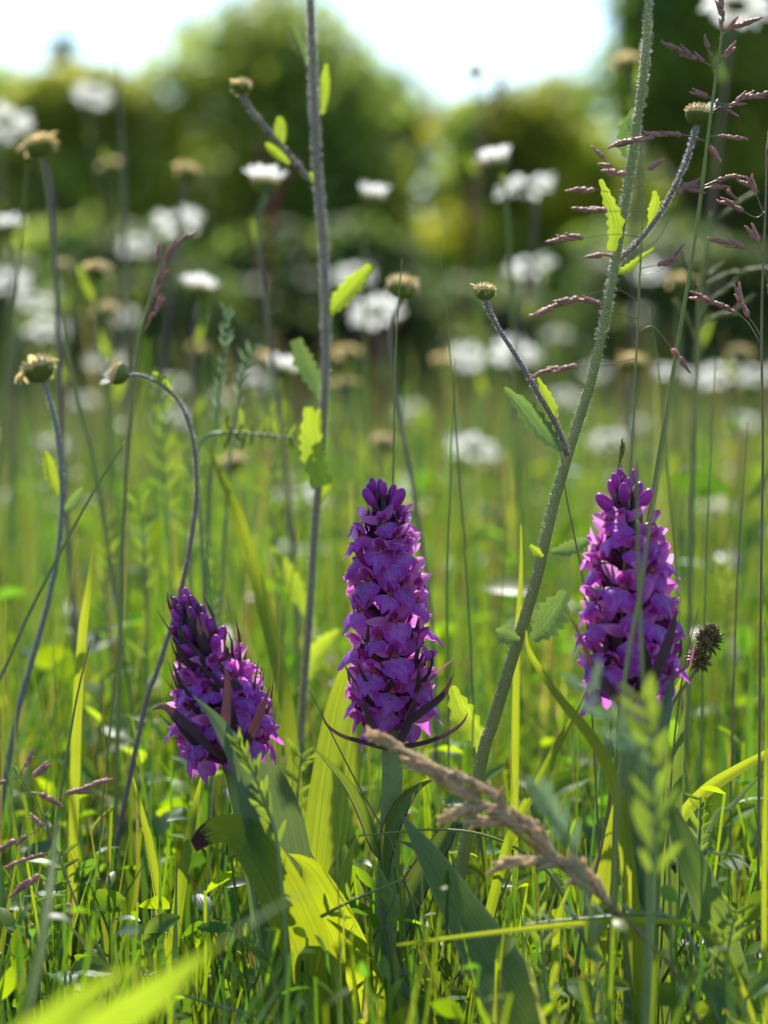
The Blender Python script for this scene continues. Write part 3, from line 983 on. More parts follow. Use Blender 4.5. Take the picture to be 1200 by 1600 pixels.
leaf(ol, [], 1.03, [24, 40, 42, 30, 6], 'blade_blue', fold=0.2, label='pale grey underside of a leaf on the bent stem',
     world=down([(408, 1400, 1.035), (392, 1310, 1.035), (372, 1250, 1.035), (350, 1196, 1.03)], 1.03))
leaf(ol, [], 1.0, [46, 60, 76, 78, 70, 58, 40, 22], 'orchid_leaf_dead', label='yellow-green leaf with a withered black tip curled over', fold=0.15, ruffle=0.08, n=34, facing=(0.1, -1, -0.2),
     world=down([(520, 1590, 0.99), (478, 1480, 0.985), (438, 1390, 0.98), (398, 1325, 0.98), (362, 1296, 0.985), (328, 1300, 0.985), (302, 1322, 0.98)], 1.0))
leaf(ol, [(368, 1196, 1.01), (330, 1170), (290, 1130), (258, 1105), (236, 1110)], 1.0, [10, 14, 12, 1], 'bract', name='bract', fold=0.4, n=12, cols=3)
leaf(ol, [(352, 1180, 1.0), (352, 1130), (355, 1080), (352, 1040)], 0.99, [12, 18, 12, 1], 'bract', name='bract', fold=0.4, n=12, cols=3)
leaf(ol, [(362, 1190, 1.0), (390, 1150), (408, 1110), (422, 1072)], 0.995, [14, 18, 12, 1], 'bract', name='bract', fold=0.4, n=12, cols=3)

# the orchid behind the crossing grass stalks
orr = orchid('stout purple orchid behind two crossing grass stalks, beside the thick hairy stem',
             path([(985, 1085), (984, 1010), (982, 920), (979, 830), (976, 762)], 1.0),
             path([(985, 1085), (986, 1180), (988, 1320), (992, 1450)], 1.0),
             60, 0.8, ([0, 0.2, 0.5, 0.75, 1], [0.0105, 0.0126, 0.0122, 0.0085, 0.0022]), 1.13, 1.05, seed=21, bract_top=1.3, turn=2.0)
leaf(orr, [], 1.0, [26, 40, 44, 40, 26, 1], 'blade_blue', fold=0.35,
     world=down([(1000, 1480, 1.0), (1006, 1330, 0.99), (1016, 1210, 0.985), (1036, 1120, 0.985), (1056, 1040, 0.99)], 1.0))
leaf(orr, [], 1.0, [26, 40, 46, 38, 20, 1], 'blade_dark', fold=0.3,
     world=down([(1030, 1520, 1.02), (1040, 1380, 1.02), (1050, 1260, 1.02), (1060, 1170, 1.02), (1070, 1105, 1.02)], 1.0))
leaf(orr, [(1006, 1090, 0.98), (1030, 1040), (1048, 990), (1058, 950)], 0.975, [12, 20, 14, 1], 'bract', name='bract', fold=0.4, n=12, cols=3)
leaf(orr, [(972, 1100, 0.98), (945, 1070), (925, 1040), (905, 990), (882, 950)], 0.975, [12, 18, 10, 4, 1], 'bract', name='bract', fold=0.4, n=12, cols=3)
leaf(orr, [(1000, 1095, 0.98), (1040, 1062), (1075, 1040), (1086, 1005)], 0.985, [5, 6, 5, 1], 'bract_pink', name='bract', fold=0.4, n=12, cols=3)

# ------------------------------------------------------------------ ox-eye daisies: near branching plants, buds and blurred heads
def petal_mesh(L, W, droop, seed):
    r = random.Random(seed)
    mb = MB()
    pts = [(0, L * t, -droop * L * t * t + r.uniform(-.01, .01) * L) for t in np.linspace(0, 1, 6)]
    mb.blade(pts, [0.5 * W, 0.8 * W, W, W, 0.85 * W, 0.35 * W], facing=(0, 0, 1), fold=0.15, cols=3)
    return mb.mesh('petal', 'daisy_petal')


PETALS = [petal_mesh(0.0165, 0.0031, dr, k) for k, dr in enumerate((-0.1, 0.02, 0.12, 0.25))]
PETALS_SHORT = [petal_mesh(0.0085, 0.0022, dr, 10 + k) for k, dr in enumerate((-0.15, 0.0, 0.1))]


def disc_mesh(R, old):
    mb = MB()
    n, m = 14, 7
    v, uv = [], []
    for i in range(m + 1):
        th = i / m * math.pi / 2
        for k in range(n):
            a = 2 * math.pi * (k + 0.5 * (i % 2)) / n
            rr = R * math.cos(th) * (1 + 0.05 * ((i + k) % 2))
            v.append((rr * math.cos(a), rr * math.sin(a), (0.62 if old else 0.4) * R * math.sin(th) * (1 + 0.08 * (k % 2))))
            uv.append((k / n, i / m))
    f = [(i * n + k, i * n + (k + 1) % n, (i + 1) * n + (k + 1) % n, (i + 1) * n + k) for i in range(m) for k in range(n)]
    mb.add(v, f, uv)
    if old:            # a shag of dry little flowers over the dome
        for k in range(46):
            a, th = k * 2.39996, math.acos(1 - (k + 0.5) / 46 * 0.98)
            dd = np.array([math.sin(th) * math.cos(a), math.sin(th) * math.sin(a), math.cos(th) * 0.75])
            c0 = dd * R * 0.9 * (1, 1, 0.8)
            mb.tube([c0, c0 + unit(dd + np.array([0, 0, 0.5])) * R * 0.34], [R * 0.085, R * 0.05], 4)
    return mb.mesh('disc', 'daisy_disc_old' if old else 'daisy_disc')


def cup_mesh(R, deep):
    """green cup of overlapping scales under the head"""
    mb = MB()
    mb.add(*cup_body(R * 0.96, deep))
    for row in range(3):
        for k in range(12):
            a = 2 * math.pi * (k + 0.5 * (row % 2)) / 12
            th = 0.35 + row * 0.38
            c = np.array([math.cos(a), math.sin(a), 0])
            p0 = c * R * math.sin(th) * 0.97 + np.array([0, 0, -deep * R * math.cos(th)])
            p1 = c * R * math.sin(min(1.57, th + 0.55)) * 1.06 + np.array([0, 0, -deep * R * math.cos(min(1.57, th + 0.55))])
            mb.blade([p0, (p0 + p1) / 2 + c * R * 0.04, p1], [R * 0.12, R * 0.19, R * 0.05], facing=c, fold=-0.2, cols=3)
    return mb.mesh('cup', 'involucre')


def cup_body(R, deep):
    n, m = 12, 5
    v = []
    for i in range(m + 1):
        th = 0.12 + i / m * (math.pi / 2 - 0.12)
        for k in range(n):
            a = 2 * math.pi * k / n
            v.append((R * math.sin(th) * math.cos(a), R * math.sin(th) * math.sin(a), -deep * R * math.cos(th)))
    f = [(i * n + k, i * n + (k + 1) % n, (i + 1) * n + (k + 1) % n, (i + 1) * n + k) for i in range(m) for k in range(n)]
    return v, f


DISC, DISC_OLD = disc_mesh(0.0075, False), disc_mesh(0.0067, True)
CUP, CUP_BUD = cup_mesh(0.0078, 0.45), cup_mesh(0.0068, 0.95)


def flower_head(parent, pos, direction, kind, scale=1.0, seed=0):
    """cup (part) > disc, petals (sub-parts); pos is the head's foot in world space"""
    r = random.Random(seed)
    d = unit(direction)
    org = np.array(parent.location)
    x = unit(np.cross((0.3, 0.9, 0.1), d))
    hd = link('flower_head', CUP if kind == 'open' else CUP_BUD, parent)
    loc = np.array(pos) + d * (0.003 if kind == 'open' else 0.005) * scale - org
    set_local(hd, frame_matrix(loc, np.cross(d, x), d, scale))
    link('disc', DISC if kind == 'open' else DISC_OLD, hd)
    if kind == 'open':
        n = r.randrange(18, 23)
        for k in range(n):
            a = 2 * math.pi * k / n + r.uniform(-.08, .08)
            o = link('petal', PETALS[r.randrange(4)], hd)
            set_local(o, Matrix.Rotation(a, 4, 'Z') @ Matrix.Translation((0, 0.0065, 0.0004 * (k % 3))) @ Matrix.Rotation(r.uniform(-.12, .28), 4, 'X'))
    elif kind in ('half', 'tuft'):
        n = 15 if kind == 'half' else 6
        a0 = r.uniform(0, 6)
        for k in range(n):
            a = a0 + (2 * math.pi * k / n if kind == 'half' else 0.28 * k) + r.uniform(-.1, .1)
            o = link('petal', PETALS_SHORT[r.randrange(3)], hd)
            set_local(o, Matrix.Rotation(a, 4, 'Z') @ Matrix.Translation((0, 0.0052, 0.0008)) @ Matrix.Rotation(r.uniform(0.5, 1.2), 4, 'X'))
    else:
        # a fringe of shrivelled petals left on the rim
        for k in range(13):
            a = r.uniform(0, 6.28)
            o = link('petal', PETALS_WITHERED[k % 2], hd)
            set_local(o, Matrix.Rotation(a, 4, 'Z') @ Matrix.Translation((0, 0.0055, 0.0003)) @ Matrix.Rotation(r.uniform(-1.2, 1.1), 4, 'X') @ Matrix.Scale(r.uniform(0.8, 1.6), 4))
    return hd


def withered(seed):
    mb = MB()
    mb.blade([(0, 0, 0), (0.0004, 0.0015, 0.0004), (0, 0.003, 0.0002), (0.0006, 0.0042, -0.0008)], [0.001, 0.0012, 0.0009, 0.0004], facing=(0, 0, 1), fold=0.5, cols=3)
    return mb.mesh('petal', 'daisy_petal_withered')


PETALS_WITHERED = [withered(0), withered(1)]


def hairs(parent, pts, rad, n, length=0.0011, name='hair'):
    """short white hairs standing off a stem: uncountable, one mesh"""
    m = len(pts)
    T = np.gradient(pts, axis=0)
    T /= np.linalg.norm(T, axis=1)[:, None] + 1e-12
    s = rng.uniform(0, m - 1.001, n)
    i = s.astype(int)
    fr = (s - i)[:, None]
    c = pts[i] * (1 - fr) + pts[i + 1] * fr
    t = T[i]
    rr = np.interp(s / (m - 1), np.linspace(0, 1, len(rad)), rad)[:, None]
    e = rng.normal(size=(n, 3))
    e -= t * (e * t).sum(1)[:, None]
    e /= np.linalg.norm(e, axis=1)[:, None]
    L = rng.uniform(0.5, 1.3, n)[:, None] * length
    tip = c + e * (rr + L) + t * L * rng.uniform(-.5, .5, n)[:, None]
    w = np.cross(e, t) * 0.00013
    b = c + e * rr * 0.9
    mid = (b + tip) / 2
    v = np.stack([b - w, b + w, tip + w * 0.4, tip - w * 0.4], 1).reshape(-1, 3) - np.array(parent.location)
    o = link(name, raw_mesh(name, v, np.arange(n * 4).reshape(n, 4), np.ones(3), 'hair'), parent)
    o['kind'] = 'stuff'
    return o


def serrated(parent, spec, d, wpx, mat='daisy_leaf', n=15, **k):
    return leaf(parent, spec, d, wpx, mat, fold=k.pop('fold', 0.45), n=n, cols=5, teeth=0.32, ruffle=0.05, **k)


# thick hairy stem that crosses behind the stout orchid
D1 = 1.07
spec = [(1016, -60), (1013, 20), (1004, 130), (985, 262), (968, 370), (950, 470), (925, 590), (893, 692), (862, 800), (838, 905), (800, 1030), (770, 1130), (752, 1190)]
st = smooth(rooted(path(spec, D1), k=0.5), 60)
base = st[-1].copy(); base[2] = 0
dp = thing('daisy_plant', 'thick pale green hairy daisy stem leaning past the stout orchid, with two side shoots', 'daisy', base)
rad = [0.0012, 0.0014, 0.0016, 0.0019, 0.0021, 0.0022]
mb = MB(); mb.tube(st, rad, 10, ridges=5); mb.build('stem', 'daisy_stem_green', dp)
hairs(dp, st, rad, 5200, 0.0013)
# the stem goes on above the frame to its own flower
flower_head(dp, st[0], st[0] - st[1], 'open', 1.0, 3)
br = smooth(path([(886, 712), (872, 670), (845, 622), (812, 565), (780, 515), (762, 480), (757, 466)], D1 - 0.005), 20)
mb = MB(); mb.tube(br, [0.0011, 0.0009, 0.0008, 0.0009], 8); mb.build('side_shoot', 'daisy_stem_purple', dp)
hairs(dp, br, [0.001, 0.0008], 1100, 0.0009)
flower_head(dp, br[-1], (0.05, 0.1, 1), 'bud', 0.56, 5)
br = smooth(path([(962, 408), (990, 385), (1020, 350), (1045, 310), (1068, 262), (1082, 220), (1090, 192)], D1 + 0.02), 20)
mb = MB(); mb.tube(br, [0.0011, 0.0009, 0.0008, 0.0010], 8); mb.build('side_shoot', 'daisy_stem_purple', dp)
hairs(dp, br, [0.001, 0.0008], 1000, 0.0009)
flower_head(dp, br[-1], (0.1, 0.15, 1), 'tuft', 0.72, 6)
serrated(dp, [(880, 704), (850, 676), (820, 638), (788, 606)], D1 - 0.01, [10, 40, 34, 6], 'daisy_leaf_dark')
serrated(dp, [(868, 668), (862, 640), (852, 615), (840, 590)], D1 - 0.005, [8, 22, 18, 4])
serrated(dp, [(955, 392), (962, 350), (950, 312), (938, 280)], D1 - 0.01, [14, 32, 22, 6])
serrated(dp, [(1016, 356), (1020, 330), (1024, 315), (1022, 298)], D1 + 0.02, [8, 20, 18, 6])
serrated(dp, [(988, 256), (975, 230), (978, 200), (990, 170)], D1 + 0.01, [6, 22, 26, 5], 'daisy_leaf_dark')
serrated(dp, [(958, 428), (980, 420), (1000, 404), (1022, 388)], D1, [8, 16, 12, 3], 'daisy_leaf')
serrated(dp, [(832, 1000), (850, 980), (866, 955), (885, 924)], D1 + 0.01, [12, 54, 60, 14], 'daisy_leaf_dark')
serrated(dp, [(862, 862), (885, 858), (905, 850), (925, 840)], D1 + 0.01, [8, 28, 26, 5], 'daisy_leaf_dark')
serrated(dp, [(848, 870), (838, 862), (828, 852)], D1 - 0.02, [6, 18, 6], 'daisy_leaf')
serrated(dp, [(812, 1000), (798, 996), (785, 990), (774, 986)], D1 - 0.01, [8, 30, 38, 8], 'daisy_leaf_dark')
serrated(dp, [(752, 1180), (745, 1150), (720, 1110), (706, 1072)], D1 + 0.03, [10, 34, 46, 10])

# tall greyish hairy stem behind the middle orchid
D2 = 1.24
spec = [(483, -70), (486, 20), (490, 140), (496, 270), (505, 380), (509, 480), (508, 600), (500, 720), (490, 850), (484, 960), (476, 1060), (470, 1150)]
st = smooth(rooted(path(spec, D2)), 60)
base = st[-1].copy(); base[2] = 0
dp2 = thing('daisy_plant', 'tall grey hairy daisy stem behind the middle orchid, budded side shoot near its top', 'daisy', base)
rad = [0.0014, 0.0016, 0.0017, 0.0015, 0.0014, 0.0015]
mb = MB(); mb.tube(st, rad, 9, ridges=5); mb.build('stem', 'daisy_stem', dp2)
hairs(dp2, st, rad, 6500, 0.0015)
flower_head(dp2, st[0], st[0] - st[1], 'open', 1.0, 7)
br = smooth(path([(497, 284), (478, 272), (455, 245), (425, 210), (398, 180), (382, 158), (377, 146)], D2 + 0.02), 18)
mb = MB(); mb.tube(br, [0.0011, 0.0009, 0.0008, 0.0010], 8); mb.build('side_shoot', 'daisy_stem_purple', dp2)
hairs(dp2, br, [0.0012, 0.001], 400, 0.001)
flower_head(dp2, br[-1], (0, 0.1, 1), 'bud', 0.66, 8)
serrated(dp2, [(440, 232), (438, 212), (438, 195), (436, 182)], D2 + 0.02, [8, 22, 22, 8])
serrated(dp2, [(452, 256), (438, 244), (424, 232), (415, 224)], D2 + 0.02, [6, 18, 16, 6])
serrated(dp2, [(504, 178), (508, 150), (508, 124), (510, 100)], D2 + 0.02, [6, 16, 18, 6])
serrated(dp2, [(482, 100), (472, 75), (462, 52), (452, 36)], D2 + 0.03, [6, 12, 10, 3], 'daisy_leaf_dark')
serrated(dp2, [(500, 285), (492, 280), (484, 270)], D2, [8, 18, 6])
serrated(dp2, [(511, 492), (530, 470), (555, 442), (580, 415)], D2, [12, 34, 36, 12])
serrated(dp2, [(504, 625), (488, 590), (472, 560), (462, 530)], D2 + 0.02, [12, 34, 38, 18], 'daisy_leaf_dark')
serrated(dp2, [(504, 760), (490, 715), (485, 680), (482, 636)], D2 - 0.02, [36, 44, 40, 14])
serrated(dp2, [(498, 700), (494, 660), (500, 640)], D2 - 0.01, [12, 24, 6])
serrated(dp2, [(494, 790), (510, 762), (518, 748)], D2, [8, 20, 6])
serrated(dp2, [(478, 960), (462, 920), (445, 890), (425, 855)], D2 + 0.1, [10, 34, 34, 6])
serrated(dp2, [(480, 1060), (490, 1030), (510, 1005), (530, 985)], D2 + 0.1, [10, 38, 36, 8])


# drooping budded stems on the other side
def budded(label, spec, d, rad, kind, scale, mat, headdir, seed, leaves=(), hair=0, group=None, name='daisy_plant', cat='daisy', n=36, rk=0.5):
    st = smooth(rooted(path(spec, d), k=rk), n)
    base = st[-1].copy(); base[2] = 0
    o = thing(name, label, cat, base, group)
    mb = MB(); mb.tube(st, rad, 8, ridges=0); mb.build('stem', mat, o)
    if hair:
        hairs(o, st, rad, hair, 0.0009)
    hd = headdir if headdir is not None else st[0] - st[2]
    flower_head(o, st[0], hd, kind, scale, seed)
    for sp, w, m in leaves:
        serrated(o, sp, d, w, m)
    return o


budded('spent daisy head on a bluish stem, tipped aside, with no petals left', [(66, 592), (78, 625), (90, 680), (97, 760), (94, 830), (88, 880), (70, 960), (48, 1040), (22, 1140)],
       1.2, [0.0009, 0.0010, 0.0012, 0.0013], 'bud', 0.98, 'culm_blue', (-0.35, 0.1, 1), 31,
       [([(96, 775), (82, 745), (76, 722), (70, 705)], [10, 26, 22, 5], 'daisy_leaf'), ([(97, 800), (112, 790), (122, 775), (130, 762)], [8, 24, 22, 6], 'daisy_leaf_dark')], 1600)
budded('half-open daisy bud on a hairy stem arching over the leaning orchid', [(196, 588), (218, 586), (250, 600), (280, 628), (300, 680), (307, 740), (305, 800), (292, 880), (270, 970), (245, 1050), (225, 1110)],
       1.17, [0.0006, 0.0008, 0.0010, 0.0011], 'tuft', 0.68, 'daisy_stem_purple', (-0.9, 0.05, 0.35), 32,
       [([(268, 612), (258, 600), (248, 588), (238, 582)], [6, 16, 14, 4], 'daisy_leaf')], 1600)

G_OPEN, G_BUD = 'open white daisies in the meadow', 'budded and spent daisies in the meadow'
L_OPEN = 'small open white daisy blurred far back in the meadow grass'
L_HALF = 'small half-open white daisy at the edge of the stacked white heads'
L_BUD = 'small round yellowish daisy bud blurred in the meadow grass'
DAISIES = [
    # x, y, width in the photo, kind, lean of the stem in px, label
    (145, 148, 58, 'open', 40, 'open daisy held high against the light green bush'), (8, 188, 82, 'open', 20, None), (-6, 212, 60, 'open', 10, None),
    (278, 345, 78, 'open', -10, None), (212, 382, 54, 'open', -5, None), (12, 440, 66, 'open', 8, None), (52, 468, 62, 'open', 10, None), (72, 512, 66, 'open', 10, None),
    (166, 562, 62, 'open', 0, None), (310, 455, 42, 'half', 10, None), (413, 288, 48, 'half', 12, 'half-open daisy with white upright petals on a stem before the dark thicket'),
    (820, 290, 94, 'open', -8, 'largest open daisy before the sunny yellow-green bush'), (828, 414, 78, 'open', -10, 'open daisy just under the largest daisy before the sunny bush'),
    (776, 258, 46, 'half', 20, 'half-open daisy with a flat white top beside the largest open daisy'), (552, 428, 62, 'open', 6, None), (588, 486, 82, 'open', 6, None),
    (732, 556, 62, 'open', 4, None), (806, 552, 78, 'open', 6, None), (740, 698, 84, 'open', 2, None), (872, 522, 40, 'open', 4, None), (1060, 582, 72, 'open', 4, None),
    (1124, 584, 66, 'open', 4, None), (1186, 584, 64, 'open', 2, None), (1150, 6, 104, 'open', -30, 'open daisy held highest of all, above the purple grass heads'), (1108, 792, 78, 'open', 0, None), (748, 802, 62, 'open', 0, None),
    (404, 594, 56, 'open', 5, None), (440, 582, 42, 'half', 4, 'small half-open daisy next to the pinnate vetch leaf and the grey stem'), (270, 652, 48, 'open', 3, None), (466, 772, 82, 'open', 3, None), (86, 692, 62, 'open', 3, None),
    (196, 492, 44, 'open', 3, None), (14, 358, 36, 'half', 4, None), (610, 764, 70, 'open', 0, None), (950, 684, 64, 'open', 0, None), (444, 864, 84, 'open', 0, None),
    (266, 598, 46, 'open', 3, None), (1012, 424, 48, 'open', 3, None), (992, 664, 46, 'open', 0, None), (640, 640, 42, 'open', 0, None), (880, 620, 46, 'open', 0, None),
    (130, 625, 44, 'open', 0, None), (350, 620, 40, 'open', 0, None), (1160, 660, 44, 'open', 0, None), (930, 580, 42, 'open', 2, None), (380, 1010, 60, 'open', 0, None),
    (61, 228, 44, 'bud', 14, 'greenish yellow daisy bud standing out before the light green bush'), (173, 259, 25, 'bud', 12, None), (294, 270, 34, 'bud', -30, None), (583, 311, 40, 'half', 10, None), (628, 450, 46, 'bud', 12, None),
    (743, 113, 26, 'bud', 12, 'small bud on a tall thin stem against the open sky'), (978, 98, 34, 'bud', 6, None), (152, 424, 38, 'bud', 10, None),
    (98, 418, 28, 'bud', 6, None), (166, 486, 32, 'bud', 4, None), (308, 546, 26, 'bud', 2, None), (363, 724, 36, 'bud', 6, None), (545, 553, 30, 'bud', 2, None),
    (538, 603, 30, 'bud', 2, None), (990, 568, 36, 'bud', 6, None), (1064, 442, 34, 'bud', 3, None), (1156, 553, 30, 'bud', 2, None), (415, 564, 32, 'bud', 4, None),
    (600, 692, 32, 'bud', 2, None), (770, 735, 26, 'bud', 0, None), (640, 800, 30, 'bud', 0, None), (690, 565, 26, 'bud', 0, None),
]
OWN = {
    (8, 188): 'large open daisy half cut by the frame, upper of two overlapping heads', (-6, 212): 'open daisy tucked under the large daisy at the frame edge',
    (278, 345): 'ragged open daisy leaning before the dark thicket, below a slanting brownish bud', (212, 382): 'open daisy above the slim dark grass spike, lower neighbour of the ragged one',
    (12, 440): 'open daisy at the edge, uppermost of three white heads one above another', (52, 468): 'open daisy in the middle of three white heads stacked one above another',
    (72, 512): 'open daisy lowest of three white heads stacked one above another', (166, 562): 'open daisy behind the arched half-open bud',
    (552, 428): 'open daisy half hidden behind the toothed yellow leaf of the grey stem', (588, 486): 'big open daisy under the toothed yellow leaf of the grey stem',
    (732, 556): 'open daisy behind the thin stalk, next to the budded side shoot', (806, 552): 'open daisy behind the dark side shoot of the thick hairy stem',
    (740, 698): 'big pale open daisy between the middle orchid and the thick stem', (872, 522): 'small open daisy seen between the thick stem and its side shoot',
    (1060, 582): 'first of three open daisies in a level row beyond the green stalk', (1124, 584): 'middle one of three open daisies in a level row',
    (1186, 584): 'last of three open daisies in a level row, by the brown grass head', (1108, 792): 'open daisy beside the tip of the stout orchid, over the sedge',
    (748, 802): 'dim open daisy low beside the tip of the middle orchid', (404, 594): 'open daisy behind the level pinnate vetch leaf', (466, 772): 'wide dim open daisy behind the grey stem just above the middle orchid tip',
    (444, 864): 'wide dim open daisy low behind the long yellow blade', (610, 764): 'open daisy directly behind the tip of the middle orchid', (86, 692): 'open daisy behind the bluish stem',
    (1012, 424): 'open daisy seen through the loose purple grass head', (950, 684): 'dim open daisy between thick stem and stout orchid tip', (380, 1010): 'white daisy low beside the flowers of the leaning orchid',
    (270, 652): 'open daisy inside the curve of the arched stem', (310, 455): 'round half-open white daisy above the pale vetch tip', (583, 311): 'creamy half-open daisy alone before the dark of the domed tree',
    (294, 270): 'brownish bud on a slanting stem above the ragged open daisy', (628, 450): 'flat yellowish bud next to the big daisy under the toothed leaf', (978, 98): 'blurred yellow bud just behind the top of the thick hairy stem',
    (173, 259): 'tiny brown bud before the light green bush', (363, 724): 'creamy bud behind the tip of the long yellow blade', (990, 568): 'pale bud between the thick stem and the level row of daisies',
    (152, 424): 'round ochre bud between the stacked daisies and the slim grass spike', (1064, 442): 'dim round bud behind the pale green grass head', (1156, 553): 'dim round bud above the level row of daisies',
}
for i, (px, py, w, kind, lean, label) in enumerate(DAISIES):
    label = label or OWN.get((px, py))
    size = {'open': 0.043, 'half': 0.0155, 'bud': 0.0135}[kind]
    d = size / (w * K)
    if kind == 'half' and w > 44 and d > 2:
        d = 1.9
    r = random.Random(500 + i)
    p = P(px, py, d)
    tilt = unit((r.uniform(-.25, .2), r.uniform(0.2, 0.55), 1.0)) if kind == 'open' else unit((r.uniform(-.2, .2), r.uniform(-.05, .2), 1.0))
    foot = p - tilt * 0.004
    s = K * d
    b = np.array([p[0] + lean * s * 2.2 + r.uniform(-.02, .02), p[1] + r.uniform(-.02, .05), -0.008])
    mid = foot * 0.5 + b * 0.5 + np.array([lean * s * 0.2 + r.uniform(-.008, .008), r.uniform(-.01, .01), 0])
    st = smooth([foot, foot - tilt * 0.03, mid, b], 22)
    base = b.copy(); base[2] = 0
    lab = label or {'open': L_OPEN, 'half': L_HALF, 'bud': L_BUD}[kind]
    o = thing('ox_eye_daisy', lab, 'daisy', base, G_OPEN if kind == 'open' else G_BUD)
    mb = MB(); mb.tube(st, [0.0009, 0.0011, 0.0013, 0.0014], 6); mb.build('stem', r.choice(['daisy_stem', 'daisy_stem_purple', 'daisy_stem', 'culm']), o)
    flower_head(o, foot, tilt, kind, 1.0, 700 + i)
    for q in range(r.randrange(1, 4)):
        t = r.uniform(0.15, 0.85)
        c = st[int(t * 21)]
        a = r.uniform(0, 6.28)
        L = r.uniform(0.012, 0.024)
        tip = c + np.array([math.cos(a) * L * 0.5, math.sin(a) * L * 0.4, L])
        mb = MB()
        mb.blade(smooth([c, (c + tip) / 2 + (0, 0, -0.1 * L), tip], 9), [0.001, 0.0026, 0.0026, 0.0008], facing=(math.sin(a), -1, 0.2), fold=0.2, teeth=0.3, cols=3)
        mb.build('leaf', r.choice(['daisy_leaf', 'daisy_leaf', 'daisy_leaf_dark']), o)

# ------------------------------------------------------------------ grass heads
def spikelet_mesh(L, W, seed, mat):
    r = random.Random(seed)
    mb = MB()
    for k in range(4):
        t = k / 4
        ax = unit((r.uniform(-.35, .35), 1, r.uniform(-.35, .35)))
        mb.ball(np.array((0, L * (0.2 + 0.22 * k), 0)) + np.array(ax) * 0, (W * (1 - 0.18 * k), L * 0.28), ax, 5, 4, p=1.0)
    return mb.mesh('spikelet', mat)


SPK = {m: [spikelet_mesh(0.0052, 0.00105, k, m) for k in range(4)] for m in ('spikelet', 'spikelet_green', 'spikelet_tan')}


def panicle(label, spec, d, branches, rad=0.0007, mat='culm', smat='spikelet', per=0.0022, scale=1.0, seed=0, name='grass_panicle', cat='grass', group=None, start=0.3, spread=0.35, rk=0.5):
    """culm (top to bottom) + side branches, each carrying countable spikelets"""
    r = random.Random(seed)
    st = smooth(rooted(path(spec, d), k=rk), 40)
    base = st[-1].copy(); base[2] = 0
    o = thing(name, label, cat, base, group)
    mb = MB(); mb.tube(st, [rad * 0.6, rad, rad * 1.1, rad * 1.2], 6); mb.build('culm', mat, o)
    org = np.array(base)
    for b in branches:
        pts = smooth(path(b, d), 12)
        mb = MB(); mb.tube(pts, [rad * 0.5, rad * 0.35, rad * 0.25], 5); mb.build('branch', mat if smat != 'spikelet' else 'culm_brown', o)
        L = np.linalg.norm(np.diff(pts, axis=0), axis=1).sum()
        n = max(2, int(L * (1 - start) / per))
        for k in range(n):
            t = start + (1 - start) * (k + 0.5) / n
            i = min(10, int(t * 11))
            c = pts[i] + (pts[i + 1] - pts[i]) * (t * 11 - i)
            T = unit(pts[i + 1] - pts[i])
            y = unit(T + np.array([r.uniform(-1, 1), r.uniform(-1, 1), r.uniform(-1, .8)]) * spread)
            s = link('spikelet', SPK[smat][r.randrange(4)], o)
            set_local(s, frame_matrix(c - org, y, (0.3, 0.5, 1), scale * r.uniform(0.75, 1.25)))
    return o


G_PAN = 'flowering grass heads'
panicle('tall grass head with purple side branches, rising highest beside the hairy stem', [(1130, -5), (1127, 60), (1120, 110), (1108, 200), (1096, 300), (1082, 400), (1062, 520), (1040, 650), (1018, 780), (1002, 880), (985, 1040)], 1.03,
        [[(1126, 70), (1128, 40), (1128, 5)], [(1124, 62), (1140, 45), (1170, 35)], [(1120, 108), (1090, 92), (1050, 74)], [(1120, 104), (1112, 88), (1104, 68)], [(1121, 102), (1130, 90), (1136, 82)],
         [(1112, 158), (1140, 164), (1165, 152), (1197, 148)], [(1113, 156), (1105, 150), (1094, 146)], [(1118, 168), (1128, 168), (1138, 172)],
         [(1106, 222), (1075, 212), (1040, 210), (1000, 218), (968, 222)], [(1106, 220), (1110, 228), (1114, 234)], [(1107, 214), (1130, 212), (1152, 216)],
         [(1096, 296), (1115, 292), (1142, 300)], [(1097, 292), (1125, 280), (1148, 274)]], rad=0.0007, seed=1, group=G_PAN)
panicle('loose purple grass head whose branches cross in front of the thick hairy stem', [(980, 190), (1000, 260), (1004, 330), (1000, 420), (996, 520), (990, 640), (984, 760), (975, 900)], 0.995,
        [[(1000, 262), (985, 262), (958, 262), (936, 240)], [(1001, 270), (990, 272), (958, 268)], [(1003, 290), (960, 300), (930, 296), (902, 296)], [(1000, 262), (1010, 266), (1020, 260)],
         [(1002, 370), (960, 366), (910, 372), (880, 374)], [(1003, 330), (990, 330), (950, 330), (915, 330)], [(1000, 400), (975, 402), (932, 398)], [(1000, 420), (1020, 415), (1040, 412)],
         [(998, 470), (960, 452), (900, 466), (850, 486)], [(998, 500), (970, 490), (940, 476), (920, 470)], [(996, 560), (950, 570), (900, 572), (842, 582)], [(1001, 390), (1030, 372), (1062, 300), (1078, 294)],
         [(1003, 430), (1035, 420), (1060, 390)], [(996, 520), (1020, 510), (1050, 545), (1066, 562)]], rad=0.0004, seed=2, group=G_PAN, start=0.62)
panicle('brownish grass head with drooping branches beyond the tall purple one', [(1198, 230), (1196, 330), (1192, 430), (1190, 540), (1192, 700), (1190, 850)], 1.05,
        [[(1196, 330), (1180, 340), (1150, 322), (1140, 318)], [(1195, 340), (1180, 300), (1172, 290)], [(1192, 410), (1175, 392), (1150, 384), (1124, 378)], [(1192, 400), (1185, 380), (1178, 372)],
         [(1190, 540), (1165, 500), (1130, 478), (1094, 462)], [(1191, 530), (1180, 510), (1160, 480), (1152, 456)], [(1192, 420), (1200, 440), (1204, 460)], [(1198, 260), (1202, 240), (1204, 220)]],
        rad=0.0005, mat='culm_brown', seed=3, group=G_PAN, start=0.45)
